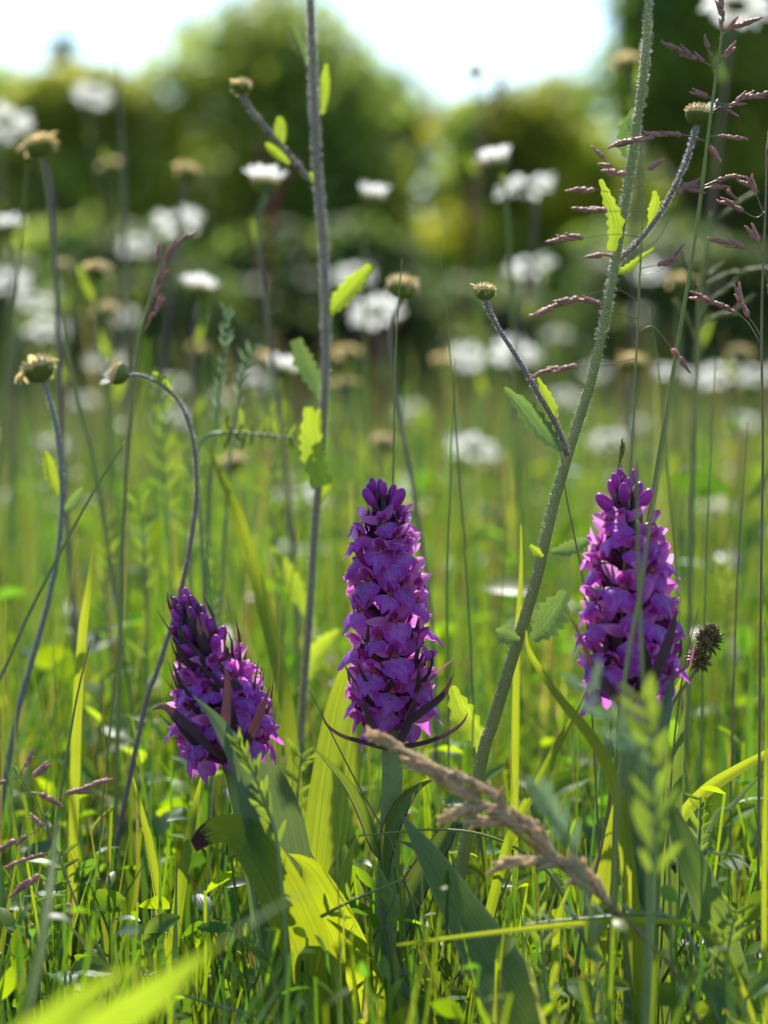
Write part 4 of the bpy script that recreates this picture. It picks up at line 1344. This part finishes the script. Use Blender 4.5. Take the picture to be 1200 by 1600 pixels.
panicle('pale green grass head blurred behind the tall purple one', [(1112, 330), (1098, 420), (1092, 480), (1090, 560), (1086, 640), (1082, 760)], 1.3,
        [[(1098, 420), (1120, 350), (1150, 320), (1170, 305)], [(1095, 450), (1130, 430), (1165, 424), (1195, 418)], [(1093, 500), (1110, 470), (1150, 440)], [(1092, 480), (1080, 440), (1068, 410)],
         [(1091, 520), (1110, 500), (1140, 490), (1170, 470)], [(1094, 470), (1100, 440), (1120, 420)], [(1090, 540), (1075, 500), (1060, 480)]], rad=0.0012, smat='spikelet_green', seed=4, group=G_PAN, start=0.3)
panicle('slim dark grass spike slanting up among the blurred daisies', [(300, 366), (275, 380), (258, 402), (242, 446), (228, 490), (215, 540), (205, 640), (196, 760), (190, 900)], 1.2,
        [[(256, 408), (270, 384), (296, 368)], [(250, 425), (262, 400), (280, 380)], [(240, 455), (252, 425), (258, 400)], [(232, 490), (240, 460), (250, 440)], [(224, 520), (240, 490), (250, 470)], [(250, 420), (246, 405), (245, 395)]],
        rad=0.0008, mat='culm', smat='spikelet', seed=5, group=G_PAN, start=0.2)
panicle('small reddish grass head leaning low over the meadow at the edge of the clover', [(18, 1196), (45, 1235), (72, 1285), (100, 1360), (115, 1400), (135, 1450), (170, 1512)], 0.99,
        [[(30, 1215), (38, 1198), (46, 1188)], [(40, 1230), (52, 1214), (62, 1206)], [(70, 1280), (95, 1245), (120, 1236), (164, 1220)], [(72, 1285), (55, 1300), (20, 1315), (0, 1326)], [(100, 1330), (80, 1332), (50, 1340), (20, 1350)],
         [(76, 1290), (66, 1290), (58, 1282)], [(98, 1340), (70, 1360), (48, 1376), (36, 1384)], [(112, 1390), (108, 1410), (106, 1430)], [(46, 1238), (62, 1240), (78, 1248)], [(30, 1214), (10, 1220), (-8, 1224)]],
        rad=0.0005, mat='culm', smat='spikelet', seed=6, group=G_PAN, start=0.4)
panicle('dry tan grass head lying across in front of the middle orchid stem', [(598, 1154), (640, 1180), (700, 1214), (760, 1262), (830, 1320), (900, 1372), (960, 1420), (1010, 1470), (1060, 1530)], 0.93,
        [[(760, 1262), (700, 1214), (640, 1178), (598, 1154)], [(780, 1278), (720, 1236), (680, 1210), (650, 1196)], [(820, 1300), (790, 1270), (740, 1262), (704, 1276)], [(800, 1290), (770, 1240), (720, 1214), (690, 1204)],
         [(865, 1342), (840, 1300), (790, 1286), (748, 1284)], [(860, 1330), (820, 1290), (780, 1272)], [(925, 1390), (900, 1352), (840, 1344), (786, 1350)], [(940, 1400), (900, 1370), (860, 1330), (840, 1310)],
         [(960, 1420), (930, 1380), (910, 1372)]],
        rad=0.0007, mat='dry', smat='spikelet_tan', seed=7, group=G_PAN, start=0.05, per=0.00075, scale=1.1, spread=0.45)
panicle('thin seed spike standing up behind the tip of the stout orchid', [(972, 702), (966, 740), (962, 780), (960, 860), (958, 980), (955, 1100)], 1.03,
        [[(966, 745), (969, 720), (973, 698)], [(963, 775), (966, 755), (970, 735)]], rad=0.0005, smat='spikelet_green', seed=8, group=G_PAN, start=0.1, per=0.0011, scale=0.6)

# dark spiky sedge fruit beside the stout orchid
sp = smooth(rooted(path([(1102, 985), (1090, 1040), (1060, 1085), (1034, 1130), (1024, 1180), (1020, 1260)], 1.03)), 24)
b0 = sp[-1].copy(); b0[2] = 0
sedge = thing('sedge', 'spiky dark brown sedge fruit head beside the stout orchid', 'sedge', b0)
mb = MB(); mb.tube(sp, [0.0007, 0.0009, 0.001], 6); mb.build('stem', 'culm', sedge)
for (cx, cyy, R) in ((1106, 1000, 22), (1092, 1030, 19), (1112, 986, 12)):
    c = P(cx, cyy, 1.03)
    mb = MB()
    s = K * 1.03
    mb.ball(c, (R * 0.55 * s, R * 0.7 * s), (0.4, 0, 1), 8, 6)
    for k in range(60):
        dd = unit(rng.normal(size=3) + (0.1, -0.2, 0.15))
        a = c + dd * R * s * 0.45
        e = c + dd * R * s * rng.uniform(0.95, 1.35)
        mb.tube([a, a * 0.5 + e * 0.5, e], [0.0005, 0.0006, 0.00008], 4)
    mb.build('fruit_cluster', 'sedge', sedge)
leaf(sedge, [], 1.03, [8, 12, 14, 10, 1], 'blade', fold=0.5, world=down([(1012, 1200), (1030, 1130), (1062, 1072), (1076, 1040), (1088, 1012)], 1.04))

# ------------------------------------------------------------------ single grass blades and stalks that can be picked out
BLADES = [
    # label, base-first photo points, depth, width in px, material, fold
    ('big dark green pointed leaf slanting across to the middle orchid stem', [(848, 1640, .95), (800, 1556, .96), (738, 1450, .98), (672, 1340, 1.0), (626, 1272, 1.03)], .98, [70, 92, 96, 84, 46, 2], 'blade_dark', .12),
    ('broad folded green leaf slanting below the stout orchid', [(1166, 1640, .97), (1142, 1520, .98), (1102, 1400, .98), (1064, 1305, .99), (1042, 1240, 1.0)], .98, [30, 44, 54, 52, 36, 2], 'blade_dark', .3),
    ('large blurred yellow-green blade close in front of the dead-tipped leaf', [(60, 1680, .66), (150, 1610, .66), (270, 1532, .66), (360, 1462, .68), (450, 1406, .72), (520, 1378, .76)], .68, [60, 80, 80, 64, 32, 3], 'blade_bright', .2),
    ('blurred broad leaf low in front of the clover', [(30, 1700, .62), (100, 1590, .62), (180, 1528, .63), (256, 1500, .65)], .63, [120, 130, 110, 60, 6], 'blade_bright', .2),
    ('curved yellow blade with a dark tip arching beside the thick hairy stem', [(975, 1300, .98), (958, 1220, .98), (930, 1160, .98), (880, 1098, .98), (846, 1050, .985), (826, 1015, .985), (822, 985, .985)], .98, [14, 24, 22, 18, 13, 9, 2], 'blade_yellow', .35),
    ('straight green blade crossing behind the curved yellow blade', [(790, 1330, 1.02), (840, 1225, 1.02), (890, 1130, 1.03), (930, 1050, 1.04)], 1.03, [14, 16, 14, 2], 'blade', .4),
    ('long yellow blade leaning away behind the leaning orchid', [(450, 1120, 1.2), (428, 1010, 1.22), (400, 900, 1.24), (370, 800, 1.25), (345, 740, 1.26), (322, 690, 1.27)], 1.23, [14, 20, 24, 22, 16, 2], 'blade_yellow', .35),
    ('upright yellow blade in the gap between middle and stout orchids', [(806, 1100, 1.14), (808, 1000, 1.14), (814, 900, 1.14), (814, 820, 1.14)], 1.14, [10, 12, 9, 2], 'blade_yellow', .35),
    ('wide grass blade slanting up beyond the sedge fruit', [(1020, 1370, 1.06), (1060, 1285, 1.06), (1100, 1238, 1.06), (1150, 1204, 1.06), (1215, 1168, 1.06)], 1.06, [12, 16, 20, 20, 10], 'blade_yellow', .3),
    ('grey shiny blade beneath the wide slanting one', [(1110, 1290, 1.07), (1140, 1262, 1.07), (1170, 1230, 1.07), (1200, 1200, 1.07)], 1.07, [8, 10, 8, 2], 'blade_blue', .3),
    ('yellow-green blade standing among the grass past the leaning orchid', [(120, 1130, 1.15), (128, 1000, 1.15), (138, 920, 1.15), (150, 830, 1.16)], 1.15, [12, 16, 14, 2], 'blade_yellow', .35),
    ('small drooping blade with a pale rim low beside the folded leaf', [(1095, 1345, .99), (1120, 1334, .99), (1150, 1338, .99), (1176, 1360, .98)], .99, [5, 7, 6, 2], 'blade_blue', .3),
    ('upright yellow-green blade between the tan head and the stout orchid', [(930, 1520, 1.0), (938, 1400, 1.0), (950, 1320, 1.0), (962, 1240, 1.0)], 1.0, [22, 34, 26, 2], 'blade_yellow', .25),
    ('short red-tipped blade rising from the vetch', [(868, 1480, .98), (872, 1440, .98), (880, 1410, .98), (892, 1380, .98)], .98, [8, 12, 9, 1], 'blade_yellow', .3),
    ('horizontal thin blade crossing in front of the big dark leaf', [(1150, 1520, .93), (1090, 1450, .93), (1000, 1438, .93), (900, 1444, .93), (800, 1454, .93), (700, 1466, .93), (620, 1477, .93)], .93, [7, 8, 9, 9, 9, 7, 4], 'blade_yellow', .3),
    ('sharp green blade in front of the broad yellow leaf', [(490, 1450, 1.04), (515, 1380, 1.04), (538, 1330, 1.04), (556, 1305, 1.04)], 1.04, [16, 22, 18, 2], 'blade_dark', .3),
    ('bright yellow-green leaf under the folded blade beside the stem foot', [(665, 1660, 1.0), (640, 1600, 1.0), (618, 1566, 1.0), (606, 1550, 1.01)], 1.0, [20, 40, 34, 6], 'blade_yellow', .2),
    ('green blade bending over at the edge below the budded stems', [(20, 1660, .8), (60, 1500, .82), (78, 1380, .84), (92, 1280, .86)], .83, [20, 22, 16, 3], 'blade', .3),
    ('pale yellow blade behind the foot of the leaning orchid', [(250, 1420, 1.1), (236, 1330, 1.1), (222, 1270, 1.1), (208, 1215, 1.1)], 1.1, [12, 15, 12, 2], 'blade_yellow', .3),
    ('sunlit blade beside the curled dead tip', [(270, 1480, 1.08), (290, 1340, 1.08), (305, 1260, 1.09), (315, 1210, 1.09)], 1.08, [14, 20, 16, 2], 'blade', .3),
    ('vertical yellow stalk blade at the edge beyond the folded leaf', [(1196, 1640, .95), (1194, 1400, .95), (1197, 1200, .95), (1198, 1060, .96)], .95, [8, 10, 8, 3], 'blade_yellow', .3),
]
for (label, spec, d, w, mat, fold) in BLADES:
    pts = down(spec, d)
    b0 = pts[0].copy(); b0[2] = 0
    o = thing('grass_shoot', label, 'grass', b0, None)
    leaf(o, [], d, w, mat, fold=fold, world=pts, n=28, name='blade', facing=(0.1, -0.75, -0.6) if d < 0.75 else None)

STALKS = [
    # label, top-first photo points, depth, radius mm, material
    ('green stalk crossing in front of the stout orchid, leaning outwards', [(1062, 560), (1044, 650), (1030, 740), (1014, 830), (1003, 910), (990, 980), (978, 1050), (972, 1130)], .93, .75, 'culm'),
    ('upright green stalk rising straight before the stout orchid', [(994, 720), (996, 800), (998, 900), (1002, 1000), (1006, 1100), (1010, 1250)], .90, .8, 'culm'),
    ('long straight stalk slanting under the arched budded stem', [(196, 690), (160, 745), (120, 815), (80, 890), (40, 970), (5, 1050), (-30, 1120)], 1.12, .8, 'culm'),
    ('thin dark stalk behind the top of the middle orchid', [(628, 405), (622, 480), (618, 560), (616, 660), (614, 760), (612, 860)], 1.12, .5, 'culm'),
    ('thin stalk standing past the middle orchid', [(686, 380), (697, 470), (706, 580), (714, 690), (722, 800), (730, 920), (738, 1060)], 1.16, .5, 'culm'),
    ('dark thin stalk between the middle orchid and the thick stem', [(712, 560), (706, 680), (702, 800), (698, 920), (700, 1050)], 1.16, .5, 'culm'),
    ('fine dark stalk with a thorny tip leaning beside the stem leaf', [(482, 1076), (505, 1120), (530, 1170), (556, 1220), (596, 1292), (620, 1340)], 1.05, .4, 'culm_brown'),
    ('dark thread of a stalk crossing the hairy stem near the toothed leaf', [(868, 640), (876, 700), (884, 770), (898, 840), (910, 900), (918, 990)], 1.05, .4, 'culm_brown'),
    ('brown stalk past the sedge fruit', [(1092, 950), (1076, 1010), (1066, 1060), (1058, 1120), (1050, 1200)], 1.02, .4, 'culm_brown'),
    ('red-brown stalk slanting among the vetch', [(966, 1180), (952, 1250), (940, 1320), (924, 1390), (908, 1460)], 1.0, .6, 'culm_brown'),
    ('bright green stalk under the beetle', [(1044, 1230), (1044, 1300), (1046, 1370), (1048, 1450), (1050, 1540)], .98, .7, 'culm'),
    ('blurred stalk rising high beside the light green bush', [(180, 0), (186, 120), (192, 260), (196, 400), (198, 560), (196, 740)], 1.75, 1.2, 'daisy_stem'),
    ('brownish stalk leaning among the far daisies', [(64, 250), (76, 330), (82, 420), (98, 500), (112, 580), (130, 660), (150, 740)], 1.3, 1.0, 'culm'),
    ('dark green stalk before the thicket', [(335, 300), (332, 400), (328, 500), (326, 620), (324, 760)], 1.7, .9, 'culm'),
    ('thin green stalk to one side of the leaning orchid', [(192, 940), (186, 1000), (178, 1080), (170, 1160), (160, 1260)], 1.12, .5, 'culm'),
    ('grey-green stalk leaning towards the budded stem', [(142, 1000), (122, 1080), (106, 1170), (92, 1260), (80, 1350)], 1.08, .7, 'culm'),
    ('tall stalk along the edge by the bluish stem', [(42, 260), (34, 360), (24, 470), (10, 580), (2, 680)], 1.4, .9, 'culm'),
    ('straight stalk leaning behind the loose purple head', [(1015, 480), (1030, 580), (1040, 700), (1050, 820), (1060, 960)], 1.2, .5, 'culm'),
    ('fine stalk behind the stout orchid on the sedge side', [(1118, 560), (1112, 680), (1106, 800), (1102, 920), (1098, 1060)], 1.15, .5, 'culm'),
    ('fine brown stalk near the edge past the sedge', [(1168, 660), (1160, 780), (1152, 900), (1148, 1020), (1144, 1150)], 1.15, .5, 'culm_brown'),
    ('pale stalk arching low across the vetch', [(560, 1306), (620, 1300), (690, 1296), (760, 1306), (830, 1340), (880, 1400)], 1.03, .6, 'culm'),
    ('thick pale stalk leaning between the tan head and the vetch', [(800, 1360), (780, 1410), (755, 1470), (720, 1530), (690, 1580)], 1.06, 1.0, 'culm'),
]
for (label, spec, d, rad, mat) in STALKS:
    pts = smooth(rooted(path(spec, d)), 30)
    b0 = pts[-1].copy(); b0[2] = 0
    o = thing('grass_stalk', label, 'grass stalk', b0)
    mb = MB(); mb.tube(pts, [rad * .0004, rad * .0008, rad * .001, rad * .001], 6); mb.build('stalk', mat, o)

# ------------------------------------------------------------------ vetch sprigs: stem with paired leaflets
def leaflet_mesh(L, W, mat, seed):
    r = random.Random(seed)
    mb = MB()
    pts = [(r.uniform(-.03, .03) * L, L * t, 0.12 * L * t * t) for t in np.linspace(0, 1, 7)]
    mb.blade(pts, [0.35 * W, 0.9 * W, W, 0.95 * W, 0.75 * W, 0.1 * W], facing=(0, 0, 1), fold=0.4, cols=3)
    return mb.mesh('leaflet', mat)


LEAFLETS = {m: [leaflet_mesh(0.0095, 0.0010, m, k) for k in range(3)] for m in ('vetch', 'vetch_grey')}


def vetch(label, spec, d, n, size=1.0, mat='vetch', seed=0, up=(0, -0.2, 1), t0=0.0, t1=1.0, ang=1.1, fade=0.7, rk=0.5, root=True):
    """spec from tip to root"""
    r = random.Random(seed)
    raw = path(spec, d)
    vis = len(raw)
    full = rooted(raw, k=rk) if root else raw
    st = smooth(full, 50)
    b0 = st[-1].copy(); b0[2] = 0
    o = thing('vetch', label, 'vetch', b0, 'vetch sprigs')
    mb = MB(); mb.tube(st, [0.0003, 0.0006, 0.0008, 0.0009], 6); mb.build('stem', 'vetch_stem', o)
    vp = smooth(raw, 40)
    org = np.array(b0)
    for k in range(n):
        t = t0 + (t1 - t0) * (k + 0.3) / n
        i = min(38, int(t * 39))
        c = vp[i] + (vp[i + 1] - vp[i]) * (t * 39 - i)
        T = unit(vp[i] - vp[i + 1])
        S = unit(np.cross(T, up))
        for s in (-1, 1):
            if r.random() < 0.12:
                continue
            ang_ = ang * r.uniform(0.7, 1.25)
            y = unit(T * math.cos(ang_) + S * s * math.sin(ang_) + np.array([r.uniform(-.2, .2), r.uniform(-.3, .3), r.uniform(-.15, .2)]))
            l = link('leaflet', LEAFLETS[mat][r.randrange(3)], o)
            set_local(l, frame_matrix(c - org, y, unit(np.array(up) + np.array([r.uniform(-.5, .5), r.uniform(-.5, .5), 0])), size * (1 - (1 - fade) * (1 - t)) * r.uniform(0.6, 1.25)))
    return o


CAMUP = (0, -1, 0.5)
vetch('vetch sprig reaching flat across before the middle orchid foot, leaflets upright', [(628, 1374), (590, 1390), (548, 1408), (510, 1428), (478, 1446), (450, 1480), (430, 1540)], 1.0, 9, 0.95, seed=1, up=(0.1, -1, 0.2), t1=0.7, ang=1.25)
vetch('feathery vetch tip in front of the leaning orchid stem', [(372, 1160), (396, 1210), (416, 1258), (432, 1310), (440, 1380), (446, 1450), (448, 1530)], .965, 13, 1.1, seed=2, up=CAMUP, t1=0.55, ang=0.45)
vetch('vetch sprig trailing low below the blurred yellow blade', [(236, 1536), (290, 1556), (340, 1572), (390, 1584), (440, 1606)], .96, 7, 0.6, seed=3, up=CAMUP, ang=1.2)
vetch('pinnate vetch leaf held level behind the leaning orchid', [(474, 686), (440, 682), (400, 678), (360, 676), (322, 682), (308, 720), (312, 800), (318, 900)], 1.25, 12, 1.2, seed=4, up=CAMUP, t1=0.5, ang=1.45)
vetch('grey-leaved vetch shoot standing before the stout orchid stem', [(925, 1075), (950, 1120), (985, 1170), (1012, 1210), (1024, 1280), (1022, 1400), (1016, 1520)], .80, 6, 1.3, 'vetch_grey', seed=5, up=CAMUP, t1=0.5, ang=0.7)
vetch('tall green vetch sprig below the stout orchid with long leaflets', [(1006, 1090), (1020, 1160), (1022, 1230), (1022, 1320), (1018, 1420), (1010, 1540)], .80, 10, 1.4, seed=6, up=CAMUP, t1=0.75, ang=0.6)
vetch('grey vetch tip leaning past the tan grass head', [(832, 1226), (856, 1262), (880, 1300), (900, 1340), (918, 1400), (930, 1480)], .82, 9, 1.1, 'vetch_grey', seed=7, up=CAMUP, t1=0.6, ang=0.4)
vetch('vetch sprig with thick leaflets beside the folded green leaf', [(1095, 1245), (1094, 1290), (1090, 1340), (1086, 1400), (1080, 1480)], 1.02, 8, 1.1, seed=8, up=CAMUP, t1=0.7, ang=0.9)
vetch('vetch sprig spreading across under the tan grass head', [(815, 1446), (860, 1440), (910, 1436), (960, 1432), (1010, 1428), (1060, 1440), (1090, 1500)], .95, 11, 0.8, 'vetch_grey', seed=9, up=CAMUP, t1=0.8, ang=1.1)
vetch('vetch sprig in the shade below the flat reaching one', [(395, 1470), (420, 1500), (430, 1540), (436, 1590), (440, 1640)], .97, 8, 1.4, seed=10, up=CAMUP, t1=0.9, ang=0.6)
vetch('upright vetch shoot between the tan head and the red-tipped blade', [(840, 1430), (846, 1470), (850, 1520), (856, 1570), (860, 1620)], .96, 8, 1.2, seed=11, up=CAMUP, ang=0.7)
vetch('bushy vetch among the grass behind the leaning orchid', [(210, 760), (222, 820), (226, 880), (228, 960), (230, 1060)], 1.35, 10, 1.2, seed=12, up=CAMUP, ang=0.8)
vetch('pale vetch tip catching light above the level pinnate leaf', [(354, 486), (352, 530), (346, 580), (340, 640), (332, 720), (326, 820)], 1.28, 12, 0.9, 'vetch_grey', seed=13, up=CAMUP, t1=0.7, ang=0.6)
vetch('slender vetch beside the pale vetch tip', [(396, 540), (386, 570), (374, 610), (366, 660), (356, 760)], 1.32, 8, 0.9, 'vetch_grey', seed=14, up=CAMUP, t1=0.8, ang=0.8)
vetch('vetch shoot low between grass past the reddish grass head', [(96, 1330), (84, 1380), (72, 1430), (64, 1490), (60, 1550)], 1.04, 9, 1.1, seed=15, up=CAMUP, ang=0.9)
vetch('vetch sprig low in the corner beyond the folded green leaf', [(1150, 1420), (1140, 1470), (1132, 1520), (1126, 1580), (1120, 1640)], .96, 9, 1.5, seed=16, up=CAMUP, ang=0.9)
vetch('vetch sprig at the foot of the tall greyish stem', [(470, 1180), (466, 1230), (462, 1290), (460, 1350)], 1.15, 8, 1.3, seed=17, up=CAMUP, ang=0.8)

for q, (x0, y0, d_, n_, sz, lab) in enumerate([(250, 600, 1.45, 9, 1.3, 'leafy vetch inside the bend of the arched bud stem'), (288, 700, 1.5, 9, 1.3, 'leafy vetch behind the long straight slanting stalk'),
        (160, 800, 1.4, 9, 1.2, 'leafy vetch beside the long straight slanting stalk'), (420, 640, 1.5, 9, 1.2, 'leafy vetch under the level pinnate leaf by the grey stem'),
        (330, 840, 1.35, 9, 1.2, 'leafy vetch beyond the tip of the leaning orchid'), (560, 1010, 1.4, 8, 1.2, 'leafy vetch half hidden behind the middle orchid'),
        (800, 880, 1.5, 9, 1.2, 'leafy vetch behind the upright yellow blade'), (1130, 880, 1.45, 9, 1.2, 'leafy vetch behind the sedge fruit')]):
    vetch(lab, [(x0, y0), (x0 + 8, y0 + 60), (x0 + 4, y0 + 130), (x0 + 12, y0 + 220)], d_, n_, sz, seed=40 + q, up=CAMUP, ang=0.8)

# broad-leaved clover plants low in the meadow
def clover(label, px, py, d, n, size, seed):
    r = random.Random(seed)
    top = P(px, py, d)
    b0 = np.array([top[0] + r.uniform(-.01, .01), top[1] + 0.005, 0.0])
    o = thing('clover', label, 'clover', b0, 'broad-leaved plants low in the grass')
    st = smooth([top, (top + b0) / 2 + (r.uniform(-.006, .006), 0, 0), b0 - (0, 0, 0.008)], 12)
    mb = MB(); mb.tube(st, [0.0006, 0.0009, 0.001], 6); mb.build('stem', 'vetch_stem', o)
    for k in range(n):
        c = st[min(10, int(k / n * 8))]
        a = k * 2.4 + r.uniform(-.4, .4)
        L = size * r.uniform(0.75, 1.2)
        rise = r.uniform(-.1, .75)
        tip = c + np.array([math.cos(a) * L, math.sin(a) * L * 0.8, rise * L])
        mb = MB()
        mb.blade(smooth([c, c * 0.6 + tip * 0.4 + (0, 0, 0.12 * L), tip], 9), np.array([0.05, 0.2, 0.32, 0.34, 0.26, 0.06]) * L, facing=(r.uniform(-.4, .4), -0.55, 0.8), fold=0.35, cols=5)
        mb.build('leaf', r.choice(['clover_leaf', 'clover_leaf', 'vetch']), o)
    return o


for q, (x, y, d_, n_, sz, lab) in enumerate([
        (1160, 1440, 1.0, 8, 0.016, 'leafy clover with broad bright leaves beyond the folded green leaf'), (1165, 1560, .93, 8, 0.015, 'leafy clover low under the broad bright one in the corner'),
        (1060, 1545, .95, 7, 0.014, 'leafy clover at the foot of the beetle stalk'), (930, 1545, .96, 7, 0.014, 'leafy clover under the red-tipped blade'),
        (225, 1470, 1.02, 8, 0.014, 'leafy clover between the blurred yellow blade and the curled dead tip'), (110, 1520, .98, 7, 0.014, 'leafy clover below the small reddish grass head'),
        (210, 1120, 1.25, 8, 0.018, 'leafy clover standing tall beside the leaning orchid flowers'), (160, 1060, 1.3, 7, 0.018, 'leafy clover beside the yellow-green blade past the leaning orchid'),
        (740, 1230, 1.15, 7, 0.017, 'leafy clover at the foot of the thick hairy stem'), (1130, 1290, 1.15, 7, 0.016, 'leafy clover under the wide slanting blade'),
        (40, 1400, 1.1, 7, 0.015, 'leafy clover behind the small reddish grass head'), (690, 1560, 1.02, 7, 0.013, 'leafy clover under the big dark green leaf'),
        (330, 1400, 1.12, 7, 0.015, 'leafy clover in the shade of the dead-tipped leaf'), (850, 1250, 1.2, 7, 0.016, 'leafy clover behind the tan grass head')]):
    clover(lab, x, y, d_, n_, sz, 900 + q)

# reddish sorrel blurred before the dark thicket
def sorrel(label, spec, d, n, seed):
    r = random.Random(seed)
    st = smooth(rooted(path(spec, d)), 30)
    b0 = st[-1].copy(); b0[2] = 0
    o = thing('sorrel', label, 'sorrel', b0, 'red sorrel spikes')
    mb = MB(); mb.tube(st, [0.0008, 0.0012, 0.0016], 6); mb.build('stem', 'sorrel', o)
    for q in range(5):
        t = q / 5 * 0.45
        i = int(t * 29)
        c = st[i]
        e = c + np.array([r.uniform(-.02, .02), r.uniform(-.02, .02), 0.045])
        mb = MB()
        bp = smooth([c, (c + e) / 2 + (r.uniform(-.004, .004), 0, -.004), e], 6)
        mb.tube(bp, [0.0008, 0.0005], 5)
        for k in range(n):
            p = bp[0] + (bp[-1] - bp[0]) * r.uniform(0.1, 1) + np.array([r.uniform(-1, 1), r.uniform(-1, 1), r.uniform(-1, 1)]) * 0.003
            mb.ball(p, (0.0016, 0.002), (r.uniform(-1, 1), r.uniform(-1, 1), 1), 5, 4)
        mb.build('flower_spike', 'sorrel', o)
    return o


sorrel('dark red sorrel spike behind the half-open daisy', [(424, 300), (420, 380), (415, 470), (412, 580)], 2.5, 26, 1)
sorrel('red sorrel spike low before the dark thicket', [(590, 570), (596, 640), (600, 700), (604, 780)], 2.8, 22, 2)
sorrel('tall pinkish sorrel spike leaning before the sunny bush', [(786, 150), (760, 260), (738, 360), (715, 470), (700, 560)], 2.5, 16, 3)
sorrel('small red sorrel spike among the low daisies', [(452, 600), (456, 660), (462, 720), (466, 800)], 2.6, 22, 4)

# a small beetle on the bright stalk
c = P(1052, 1352, 0.974)
bt = thing('beetle', 'tiny black beetle clinging to the bright green stalk', 'beetle', c)
ax = unit((0.35, 0, -1))
mb = MB(); mb.ball(c, (0.0011, 0.0021), ax, 8, 6); mb.build('body', 'beetle', bt)
mb = MB(); mb.ball(c + ax * 0.0022, (0.0007, 0.0007), ax, 7, 5); mb.build('head', 'beetle', bt)
for k in range(6):
    s = -1 if k % 2 else 1
    a = c + ax * (k // 2 - 1) * 0.0009
    mb = MB(); mb.tube([a, a + np.array([s * 0.0012, -0.0003, 0.0003]), a + np.array([s * 0.0019, 0.0004, -0.0004])], [0.00014, 0.0001], 4); mb.build('leg', 'beetle', bt)
